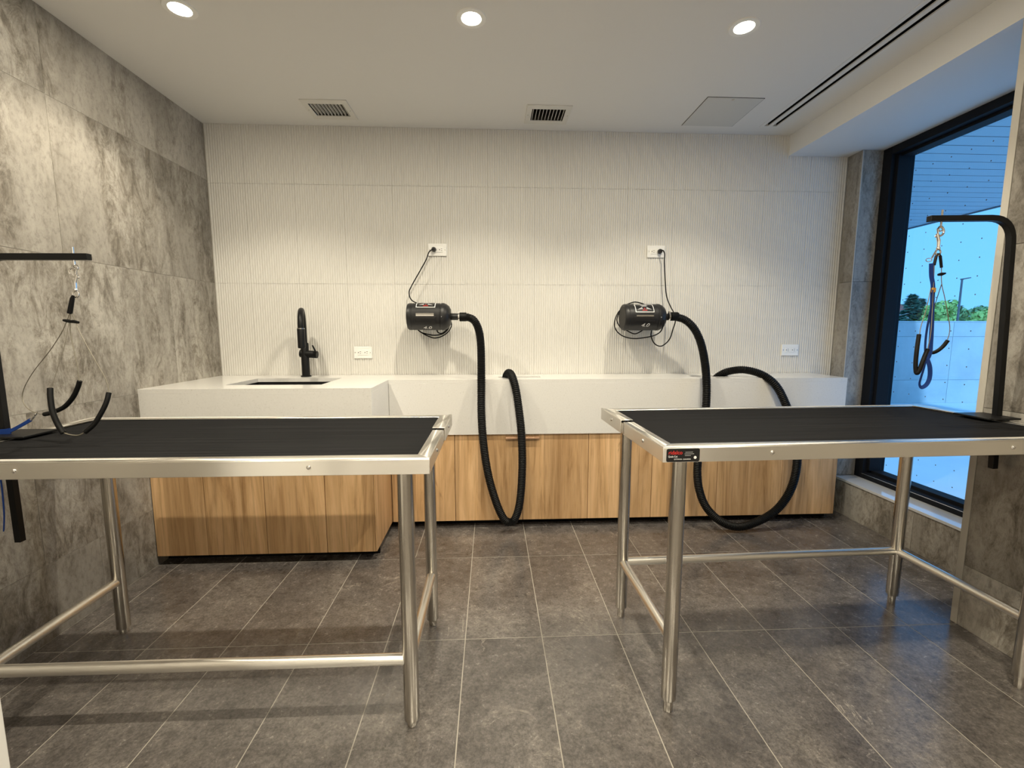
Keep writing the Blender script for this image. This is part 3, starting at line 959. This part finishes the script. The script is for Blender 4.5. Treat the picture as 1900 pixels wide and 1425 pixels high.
# ------------------------------------------------------------------ grooming tables (built in their own frame, feet on z = 0)
LHX, LHY, THX, THY = .6155, .238, .697, .312
def groom_table(label, loc, rz, zt, rail, rail_z, notch_end, plate):
    t = thing('grooming_table', label, 'table', loc, rz, group='steel grooming tables')
    za, fw, g = zt - .045, .038, .004
    # long edges: an angle of top flange and apron, mitred look at the corners
    for s in (-1, 1):
        y_o, y_i = s * THY, s * (THY - fw)
        a0, a1 = min(y_o, y_i), max(y_o, y_i)
        w0, w1 = (y_o, y_o + g) if s < 0 else (y_o - g, y_o)
        mb = MB().add([(-THX, y_o, zt - .003), (THX, y_o, zt - .003), (THX - fw, y_i, zt - .003), (-THX + fw, y_i, zt - .003),
                       (-THX, y_o, zt), (THX, y_o, zt), (THX - fw, y_i, zt), (-THX + fw, y_i, zt)],
                      [(3, 2, 1, 0), (4, 5, 6, 7), (0, 1, 5, 4), (1, 2, 6, 5), (2, 3, 7, 6), (3, 0, 4, 7)] if s < 0 else
                      [(0, 1, 2, 3), (7, 6, 5, 4), (4, 5, 1, 0), (5, 6, 2, 1), (6, 7, 3, 2), (7, 4, 0, 3)])
        mb.box(-THX, THX, w0, w1, za, zt - .003)
        mb.build('edge_frame', 'steel_x', t, local=True, bevel=.0012)
        for px in ((-.376, .376) if s < 0 else (-.45, .45)):
            MB().sphere((px, s * (THY + .0005), zt - .022), .0062, 12, 8, (1, .6, 1)).build('screw', 'chrome', t, local=True)
    # short edges in two halves with a gap between
    for e in (-1, 1):
        split = .055
        for y0, y1, dz, dx in ((split, THY - .0005, .004, .004), (-THY + .0005, split - .020, 0, 0)):
            x_o = e * (THX + dx)
            x_i = e * (THX - fw - dx)
            c0 = fw if y1 > .2 else 0
            c1 = fw if y0 < -.2 else 0
            z1_ = zt + dz
            f_ = MB()
            lo = [(x_o, y0, 0), (x_o, y1, 0), (x_i, y1 - c0, 0), (x_i, y0 + c1, 0)]
            vs = [(a, b__, z1_ - .003) for a, b__, _ in lo] + [(a, b__, z1_) for a, b__, _ in lo]
            fc = [(3, 2, 1, 0), (4, 5, 6, 7), (0, 1, 5, 4), (1, 2, 6, 5), (2, 3, 7, 6), (3, 0, 4, 7)]
            if e < 0:
                fc = [tuple(reversed(q_)) for q_ in fc]
            f_.add(vs, fc)
            f_.box(min(x_o, x_o - e * g), max(x_o, x_o - e * g), y0, y1, za + dz * .5, z1_ - .003)
            f_.build('end_frame', 'steel_y', t, local=True, bevel=.001)
            MB().sphere((x_o + e * .0005, (y0 + y1) / 2 - .02, zt - .020 + dz), .0062, 12, 8, (.6, 1, 1)).build('screw', 'chrome', t, local=True)
        MB().box(min(e * THX, e * (THX - .012)), max(e * THX, e * (THX - .012)), split - .03, split + .01, za + .002, zt - .006).build('joint_bar', 'steel_z', t, local=True)
    MB().box(-THX + fw - .006, THX - fw + .006, -THY + fw - .006, THY - fw + .006, zt - .012, zt - .0035).build('rubber_mat', 'mat_rubber', t, local=True, smooth=None)
    MB().box(-THX + .006, THX - .006, -THY + .006, THY - .006, zt - .024, zt - .0125).build('deck', 'steel_x', t, local=True, smooth=None)
    foot_h = .024 + (zt - .864)
    for sx in (-1, 1):
        for sy in (-1, 1):
            lg = MB().lathe([(.0205, foot_h), (.0232, foot_h + .004), (.0232, zt - .024)], (sx * LHX, sy * LHY, 0), 'z', 28).build('leg', 'steel_z', t, local=True)
            MB().lathe([(.0125, 0), (.0145, .003), (.0150, foot_h + .003)], (sx * LHX, sy * LHY, 0), 'z', 20).build('foot', 'steel_z', lg, local=True)
    for sx in (-1, 1):
        MB().cyl((sx * LHX, -LHY, rail_z), (sx * LHX, LHY, rail_z), .0168, seg=20).build('stretcher', 'steel_y', t, local=True)
    MB().cyl((-LHX, rail * LHY, rail_z), (LHX, rail * LHY, rail_z), .0168, seg=20).build('stretcher', 'steel_x', t, local=True)
    if plate:
        px, pw, ph = -THX + .010, .096, .038
        zc, yy = zt - .0245, -THY - .0008
        pts = []
        rad = .005
        for cx_, cz_, a0 in ((pw - rad, ph / 2 - rad, 0), (rad, ph / 2 - rad, 90), (rad, -ph / 2 + rad, 180), (pw - rad, -ph / 2 + rad, 270)):
            for k_ in range(5):
                a = math.radians(a0 + k_ * 22.5)
                pts.append((px + cx_ + rad * math.cos(a), zc + cz_ + rad * math.sin(a)))
        n_ = len(pts)
        pl = MB().add([(a, yy, c_) for a, c_ in pts] + [(a, yy + .001, c_) for a, c_ in pts], [tuple(reversed(range(n_))), tuple(range(n_, 2 * n_))] + [(i, (i + 1) % n_, n_ + (i + 1) % n_, n_ + i) for i in range(n_)]).build('maker_plate', 'sticker_black', t, local=True, smooth=None)
        def letter(txt, size, cx_, cz_, mat, stretch=1.0, name='lettering'):
            vs, fs = text_mesh(txt, size, 0, .0002)
            MB().add([(px + cx_ + u * stretch, yy - .0004 - w_, zc + cz_ + v_) for u, v_, w_ in vs], fs).build(name, mat, pl, local=True, smooth=None)
        letter('ridalco', .0155, .0255, .0075, 'red_print', .95)
        letter('Quala Cut', .0075, .018, -.0035, 'white_print', .85)
        letter('OTTAWA  CANADA', .0048, .046, -.0115, 'white_print', 1.1)
        for i, (a0, a1) in enumerate(((.054, .076), (.052, .079), (.053, .070))):
            MB().box(px + a0, px + a1, yy - .0005, yy, zc + .0085 - i * .0048 - .0006, zc + .0085 - i * .0048 + .0006).build('print_line', 'silver_print', pl, local=True, smooth=None)
        MB().lathe([(.0042, 0), (.0042, -.0005)], (px + .083, yy, zc - .007), 'y', 16).build('print_seal', 'white_print', pl, local=True, smooth=None)
    return t

groom_table('steel grooming table with a black rubber top, nearer the stone wall and sink', (-.863, 1.497, 0), -.004, .864, -1, .222, 1, False)
groom_table('steel grooming table with a black rubber top and maker plate, nearer the window', (1.167, 1.530, 0), .028, .882, 1, .245, -1, True)

# ------------------------------------------------------------------ grooming arms
SQ = .0098
def square_arm(name_label, path, plate_box, clamp_boxes, knob, eye):
    p0 = path[0]
    t = thing('grooming_arm_stand', name_label, 'arm', tuple(p0), group='black grooming arms')
    prof = [(-SQ, -SQ), (SQ, -SQ), (SQ, SQ), (-SQ, SQ)]
    MB().sweep(path, prof, up=(0, 1, 0)).build('post', 'black_steel', t, bevel=.0012)
    MB().box(*plate_box).build('clamp_plate', 'black_steel', t, bevel=.0015)
    cl = MB()
    for b__ in clamp_boxes:
        cl.box(*b__)
    cl.build('clamp', 'black_steel', t, bevel=.002)
    MB().cyl(knob[0], knob[1], .013, .013, 12).build('clamp_knob', 'black_plastic', t)
    ex, ey, ez = eye
    eb = MB().cyl((ex, ey, ez - .026), (ex, ey, ez + .030), .003, .003, 8)
    ring = [(ex + .0085 * math.sin(a * math.pi / 8), ey, ez - .034 - .0085 + .0085 * (1 - math.cos(a * math.pi / 8)) - .0085 + .0085) for a in range(16)]
    eb.tube(ring, .0024, 8, closed=True)
    eb.build('eye_bolt', 'chrome', t)
    return t

def round_path(pts, corner, r, n=8):
    """polyline with one rounded corner at index corner"""
    P = [Vector(p) for p in pts]
    a, c, b__ = P[corner - 1], P[corner], P[corner + 1]
    da, db = (a - c).normalized(), (b__ - c).normalized()
    s, e = c + da * r, c + db * r
    out = P[:corner]
    for i in range(n + 1):
        u = i / n
        out.append(s * (1 - u) ** 2 + c * 2 * u * (1 - u) * .42 / .5 + e * u ** 2 if False else s * ((1 - u) ** 2) + c * (2 * u * (1 - u)) + e * (u ** 2))
    return out + P[corner + 1:]

# beside the stone wall
square_arm('black grooming arm clamped to the table beside the stone wall', round_path([(-1.588, 1.51, .500), (-1.592, 1.51, 1.4345), (-1.266, 1.51, 1.4365)], 1, .07),
           (-1.603, -1.475, 1.45, 1.57, .8665, .873), [(-1.603, -1.500, 1.485, 1.535, .800, .815), (-1.6035, -1.574, 1.485, 1.535, .80, .8665)], ((-1.515, 1.51, .770), (-1.515, 1.51, .815)), (-1.313, 1.51, 1.4365))
# beside the window
square_arm('black grooming arm clamped to the table end by the window', round_path([(1.888, 1.552, .690), (1.842, 1.552, 1.600), (1.533, 1.552, 1.594)], 1, .085),
           (1.775, 1.898, 1.49, 1.615, .8865, .893), [(1.805, 1.899, 1.525, 1.579, .815, .830), (1.8725, 1.899, 1.525, 1.579, .815, .8865)], ((1.825, 1.552, .790), (1.825, 1.552, .830)), (1.580, 1.552, 1.595))

# ------------------------------------------------------------------ nooses and leads hanging from the arms
def snap_hook(parent, x, y, z, s=1.0, flip=1):
    """swivel snap: hook bow, shank, thumb, swivel ring; top of the bow at z"""
    bow = []
    for i in range(13):
        a = math.radians(-60 + i * 25)
        bow.append((x - flip * .012 * s * math.sin(a), y, z - .014 * s + .014 * s * math.cos(a)))
    bow = [(x + flip * .004 * s, y, z - .040 * s)] + bow[::-1] if False else bow
    hk = MB().tube(bow, .0034 * s, 10)
    hk.cyl((bow[-1][0], y, bow[-1][2]), (x + flip * .002, y, z - .045 * s), .0042 * s, .0052 * s, 10)
    hk.cyl((bow[0][0], y, bow[0][2]), (x + flip * .004, y, z - .036 * s), .0026 * s, .0026 * s, 8)
    hk.cyl((x + flip * .002, y, z - .040 * s), (x + flip * .001, y, z - .068 * s), .0050 * s, .0042 * s, 10)
    hk.sphere((x + flip * .001, y, z - .069 * s), .0062 * s, 10, 8)
    o = hk.build('snap_hook', 'chrome', parent)
    MB().cyl((x, y, z - .036 * s), (x + flip * .013 * s, y, z - .030 * s), .0022, .0022, 8).sphere((x + flip * .014 * s, y, z - .030 * s), .0036, 8, 6).build('thumb_catch', 'chrome', o)
    ring = [(x + .0085 * s * math.sin(a * math.pi / 8), y, z - .082 * s + .010 * s * math.cos(a * math.pi / 8)) for a in range(16)]
    MB().tube(ring, .0024 * s, 8, closed=True).build('swivel_ring', 'chrome', o)
    return o

def cable(parent, pts, r=.0013):
    return MB().tube(catmull(pts, 8), r, 6).build('cable', 'cable', parent)
def sleeve(parent, pts, r=.0069):
    return MB().tube(catmull(pts, 8), r, 12).build('rubber_sleeve', 'black_rubber', parent)

t = thing('grooming_noose', 'wire grooming noose with black rubber sleeves touching the tabletop by the stone wall', 'noose', (-1.313, 1.5, .889), group='grooming nooses')
snap_hook(t, -1.315, 1.505, 1.402, 1.0, 1)
MB().tube([(-1.319, 1.5, 1.316), (-1.323, 1.5, 1.305), (-1.336, 1.5, 1.259)], [.0035, .0062, .0072], 12).build('crimp_wrap', 'black_rubber', t)
MB().tube([(-1.357, 1.5, 1.238), (-1.345, 1.5, 1.236), (-1.335, 1.5, 1.234), (-1.325, 1.5, 1.234), (-1.312, 1.5, 1.231)], [.004, .0055, .0047, .0055, .004], 10).build('spacer', 'black_rubber', t)
cable(t, [(-1.336, 1.5, 1.259), (-1.349, 1.5, 1.232), (-1.37, 1.5, 1.195), (-1.42, 1.51, 1.14), (-1.497, 1.53, 1.072), (-1.542, 1.54, 1.018), (-1.552, 1.54, 0.982), (-1.522, 1.52, 0.954), (-1.474, 1.5, 0.939), (-1.429, 1.48, 0.939)])
sleeve(t, [(-1.43, 1.48, 0.939), (-1.392, 1.47, 0.948), (-1.357, 1.47, 0.965), (-1.329, 1.47, 0.994), (-1.311, 1.47, 1.025), (-1.302, 1.47, 1.047)])
cable(t, [(-1.304, 1.47, 1.046), (-1.313, 1.48, 1.093), (-1.327, 1.49, 1.144), (-1.34, 1.5, 1.195), (-1.338, 1.5, 1.232), (-1.333, 1.5, 1.259)])
cable(t, [(-1.333, 1.5, 1.259), (-1.341, 1.5, 1.232), (-1.335, 1.47, 1.161), (-1.341, 1.44, 1.079), (-1.344, 1.42, 1.028)], .0008)
sleeve(t, [(-1.347, 1.42, 1.03), (-1.34, 1.41, 1.0), (-1.329, 1.4, 0.96), (-1.314, 1.395, 0.924), (-1.296, 1.39, 0.897)], .0076)
cable(t, [(-1.295, 1.39, 0.898), (-1.276, 1.388, 0.892), (-1.252, 1.388, 0.89), (-1.234, 1.39, 0.898)], .0018)
sleeve(t, [(-1.234, 1.39, 0.898), (-1.212, 1.4, 0.922), (-1.193, 1.41, 0.96), (-1.185, 1.42, 0.989), (-1.184, 1.43, 1.014)])
cable(t, [(-1.185, 1.43, 1.012), (-1.195, 1.44, 1.048), (-1.227, 1.45, 1.103), (-1.27, 1.47, 1.161), (-1.307, 1.49, 1.212), (-1.32, 1.5, 1.232), (-1.33, 1.5, 1.259)])

def strap(parent, pts, w=.011, th=.0012, name='strap', mat='blue_strap', up=(0, 1, 0)):
    h, k_ = w / 2, th / 2
    return MB().sweep(catmull(pts, 8), [(-h, -k_), (h, -k_), (h, k_), (-h, k_)], up=up).build(name, mat, parent)

t = thing('lead', 'blue strap lead looped round the arm post by the stone wall', 'lead', (-1.59, 1.5, .875))
MB().cyl((-1.471, 1.5, .942), (-1.482, 1.5, .929), .0022, .0022, 8).sphere((-1.477, 1.5, .936), .004, 8, 6).cyl((-1.482, 1.5, .929), (-1.494, 1.5, .917), .0035, .0035, 8).build('clip', 'chrome', t)
strap(t, [(-1.494, 1.5, .918), (-1.517, 1.498, .904), (-1.544, 1.496, .889), (-1.556, 1.494, .883)], .010, .004)
strap(t, [(-1.556, 1.494, .883), (-1.575, 1.492, .880), (-1.606, 1.492, .878), (-1.622, 1.505, .872), (-1.632, 1.515, .80), (-1.634, 1.52, .70), (-1.638, 1.52, .60), (-1.647, 1.52, .535)], .018, .003)

t = thing('grooming_noose', 'wire grooming noose with black rubber sleeves hanging free in front of the window', 'noose', (1.56, 1.55, 1.06), group='grooming nooses')
K = 1.0145
def sc_(pts):
    return [(p[0] * K, p[1] * K, 1.203 + (p[2] - 1.203) * K) for p in pts]
snap_hook(t, 1.580, 1.552, 1.566, 1.05, -1)
MB().tube(sc_([(1.557, 1.53, 1.473), (1.552, 1.53, 1.462), (1.548, 1.53, 1.432)]), [.002, .0046, .0046], 10).build('crimp_wrap', 'black_rubber', t)
MB().tube(sc_([(1.560, 1.53, 1.473), (1.567, 1.53, 1.463), (1.576, 1.53, 1.424)]), [.002, .0046, .0042], 10).build('crimp_wrap', 'black_rubber', t)
MB().tube(sc_([(1.567, 1.53, 1.400), (1.579, 1.53, 1.402), (1.593, 1.53, 1.405)]), [.004, .0062, .003], 10).build('spacer', 'black_rubber', t)
cable(t, sc_([(1.576, 1.53, 1.424), (1.583, 1.53, 1.371), (1.601, 1.53, 1.319), (1.62, 1.53, 1.258), (1.631, 1.53, 1.22), (1.632, 1.53, 1.192), (1.628, 1.53, 1.173)]))
cable(t, sc_([(1.583, 1.53, 1.367), (1.602, 1.56, 1.317), (1.617, 1.58, 1.28), (1.646, 1.6, 1.151), (1.60, 1.565, 1.133)]))
sleeve(t, sc_([(1.63, 1.53, 1.171), (1.62, 1.535, 1.15), (1.607, 1.54, 1.134), (1.598, 1.55, 1.126), (1.591, 1.56, 1.133)]), .0064)
sleeve(t, sc_([(1.49, 1.5, 1.192), (1.478, 1.49, 1.136), (1.474, 1.485, 1.09), (1.475, 1.48, 1.060), (1.479, 1.475, 1.066), (1.489, 1.475, 1.1), (1.502, 1.48, 1.127), (1.512, 1.485, 1.14)]), .0066)
cable(t, sc_([(1.548, 1.53, 1.432), (1.535, 1.52, 1.351), (1.516, 1.51, 1.276), (1.499, 1.505, 1.22), (1.492, 1.5, 1.19)]))
cable(t, sc_([(1.512, 1.485, 1.14), (1.522, 1.49, 1.20), (1.533, 1.505, 1.29), (1.546, 1.525, 1.40), (1.549, 1.53, 1.432)]))

t = thing('lead', 'blue strap lead with a hand loop hanging from the noose by the window', 'lead', (1.56, 1.53, 1.02))
MB().tube(sc_([(1.550, 1.53, 1.483), (1.541, 1.528, 1.468), (1.532, 1.525, 1.456)]), .0026, 8).tube([(1.540 + .011 * math.cos(a * math.pi / 6), 1.543, 1.452 + .006 * math.sin(a * math.pi / 6)) for a in range(12)], .0014, 6, closed=True).build('clip', 'chrome', t)
strap(t, sc_([(1.527, 1.52, 1.437), (1.532, 1.52, 1.397), (1.542, 1.52, 1.36), (1.546, 1.52, 1.305), (1.553, 1.52, 1.23), (1.557, 1.52, 1.164), (1.553, 1.515, 1.131), (1.541, 1.51, 1.110), (1.531, 1.508, 1.118), (1.522, 1.505, 1.155), (1.522, 1.505, 1.211), (1.534, 1.51, 1.285), (1.540, 1.515, 1.345)]), .016, .0016)
MB().box(1.559, 1.572, 1.536, 1.542, 1.340, 1.356).build('brass_tag', 'brass_tag', t, bevel=.0008)
strap(t, sc_([(1.536, 1.51, 1.113), (1.542, 1.5, 1.079), (1.546, 1.5, 1.041), (1.537, 1.5, 1.016), (1.52, 1.5, 1.006), (1.511, 1.5, 1.018), (1.514, 1.5, 1.041), (1.521, 1.5, 1.075), (1.534, 1.508, 1.112)]), .013, .0014, up=(.5, 1, 0))

# ------------------------------------------------------------------ outside
ZG = .055
tag(MB().box(2.6, 90, -40, 90, -.2, ZG).build('ground_outside', 'paving', smooth=None), kind='structure')
cw = thing('parapet', 'pale cast concrete wall across the terrace outside the window', 'wall', (8, 6.9, ZG))
YP, ZP = 6.80, 1.345
MB().box(3.6, 16.0, YP + .012, YP + .26, ZG, ZP - .008).build('core', 'concrete', cw, smooth=None)
for i in range(10):
    x_ = 3.6 + i * 1.24
    for z0, z1 in ((ZG, .43), (.43, 1.12), (1.12, ZP)):
        tile(cw, 'panel', x_ + .003, x_ + 1.237, YP, YP + .013, z0 + .002, z1 - .002, 'concrete')
MB().box(3.6, 16.0, YP - .004, YP + .268, ZP, ZP + .02).build('coping', 'concrete', cw, bevel=.003)

cp = thing('canopy', 'grey boarded canopy soffit over the terrace outside the window', 'canopy', (4.4, 6, 2.75))
MB().box(2.6, 6.30, 1.0, 12.0, 2.775, 3.05).build('roof_deck', 'lamp_post_paint', cp, smooth=None)
pw = .1735
for i in range(63):
    y0 = 1.0 + i * pw
    tile(cp, 'soffit_board', 2.6, 6.30, y0 + .007, y0 + pw - .007, 2.75, 2.772, 'soffit_board')
MB().box(6.30, 6.33, 1.0, 12.0, 2.735, 3.06).build('fascia', 'lamp_post_paint', cp, smooth=None)

sc2 = thing('louvre_screen', 'dark slatted screen standing behind the concrete wall', 'screen', (8.2, 9.0, ZG))
for px in (7.3, 8.385):
    MB().box(px, px + .03, 8.98, 9.02, ZG, 1.89).build('post', 'lamp_post_paint', sc2)
for i in range(24):
    z_ = .3 + i * .066
    tile(sc2, 'slat', 7.33, 8.385, 8.985, 9.015, z_, z_ + .040, 'lamp_post_paint')

hb = thing('house', 'low house with a red roof far beyond the wall, behind the conifer', 'house', (42, 42, 0))
MB().box(36.6, 39.3, 40, 46, 0, 2.95).build('wall', 'far_wall', hb, smooth=None)
MB().add([(36.2, 39.6, 2.9), (39.7, 39.6, 2.9), (39.7, 46.4, 2.9), (36.2, 46.4, 2.9), (36.2, 41.0, 3.75), (39.7, 41.0, 3.75), (39.7, 45.0, 3.75), (36.2, 45.0, 3.75)],
         [(0, 1, 5, 4), (2, 3, 7, 6), (0, 4, 7, 3), (1, 2, 6, 5), (4, 5, 6, 7), (3, 2, 1, 0)]).build('roof', 'roof_red', hb, smooth=None)
for px in (36.8, 38.0):
    wn_ = MB().box(px, px + 1.1, 39.97, 40.02, 1.4, 2.5).build('window', 'far_wall', hb, smooth=None)
    MB().box(px + .08, px + 1.02, 39.95, 39.98, 1.48, 2.42).build('pane', 'frame_black', wn_, smooth=None)

def conifer(x, y, h, r, label):
    t = thing('conifer', label, 'tree', (x, y, 0), group='trees beyond the concrete wall')
    MB().cyl((x, y, 0), (x, y, h * .98), .12, .02, 8).build('trunk', 'bark', t)
    mb = MB()
    rnd = random.Random(int(x * 31))
    for i in range(900):
        u = rnd.random() ** .8
        z_ = h * (.12 + .88 * u)
        rad = r * (1 - u) * (.55 + .45 * rnd.random()) + .04
        a = rnd.random() * 6.283
        d = Vector((math.cos(a), math.sin(a), -.25))
        c = Vector((x, y, z_)) + d * rad
        s = .16 + .14 * rnd.random()
        w_ = Vector((-math.sin(a), math.cos(a), .3 * rnd.uniform(-1, 1))).normalized() * s * .55
        mb.add([c - d * s, c + w_, c + d * s * 1.2 + Vector((0, 0, .05)), c - w_], [(0, 1, 2, 3)])
    mb.build('foliage', 'leaf_spruce', t, smooth=None)
def broadleaf(x, y, h, rx, label, mat, n=900):
    t = thing('tree', label, 'tree', (x, y, 0), group='trees beyond the concrete wall')
    MB().cyl((x, y, 0), (x, y, h * .7), .10, .04, 8).build('trunk', 'bark', t)
    mb = MB()
    rnd = random.Random(int(x * 17 + y))
    blobs = [(Vector((x + rnd.uniform(-.6, .6) * rx, y + rnd.uniform(-.5, .5) * rx, h * rnd.uniform(.45, .86))), rx * rnd.uniform(.28, .5)) for _ in range(9)]
    for i in range(n):
        c0, rr = blobs[i % 9]
        v_ = Vector((rnd.gauss(0, 1), rnd.gauss(0, 1), rnd.gauss(0, 1))).normalized()
        c = c0 + v_ * rr * rnd.uniform(.7, 1.05)
        s = rnd.uniform(.08, .17)
        q1 = v_.orthogonal().normalized() * s
        q2 = v_.cross(q1).normalized() * s * .8
        mb.add([c - q1, c - q2, c + q1, c + q2], [(0, 1, 2, 3)])
    mb.build('foliage', mat, t, smooth=None)
conifer(27.1, 28, 3.55, 1.25, 'dark blue-green conifer just past the louvred screen')
conifer(31.2, 31.5, 3.55, .9, 'thin dark conifer tip behind the hanging noose')
broadleaf(27.6, 27.2, 3.0, 1.2, 'yellow-green bushy tree in front of the dark conifer', 'leaf_lime')
broadleaf(30.3, 29.2, 3.5, 1.3, 'yellow-green bushy tree behind the hanging noose', 'leaf_lime')
broadleaf(33.0, 31.0, 3.1, 1.2, 'dark green low tree just before the street lamp', 'leaf_green')
broadleaf(36.2, 33.0, 3.4, 1.4, 'dull green rounded tree just past the street lamp', 'leaf_green')
broadleaf(35.6, 31.6, 2.9, 1.2, 'low yellow-green bush nearest the pier edge of the view', 'leaf_lime')
broadleaf(39.9, 34.5, 3.6, 1.5, 'green bushy tree at the pier edge of the view', 'leaf_green')

t = thing('street_lamp', 'thin grey street lamp on a tall pole among the far trees', 'lamp', (28.16, 26, 0))
MB().cyl((28.16, 26, 0), (28.16, 26, 4.30), .065, .05, 10).build('pole', 'lamp_post_paint', t)
MB().add([(28.14, 25.9, 4.26), (28.62, 25.9, 4.36), (28.62, 26.1, 4.36), (28.14, 26.1, 4.26), (28.14, 25.9, 4.33), (28.62, 25.92, 4.41), (28.62, 26.08, 4.41), (28.14, 26.1, 4.33)],
         [(3, 2, 1, 0), (4, 5, 6, 7), (0, 1, 5, 4), (1, 2, 6, 5), (2, 3, 7, 6), (3, 0, 4, 7)]).build('lamp_head', 'lamp_post_paint', t, smooth=None)
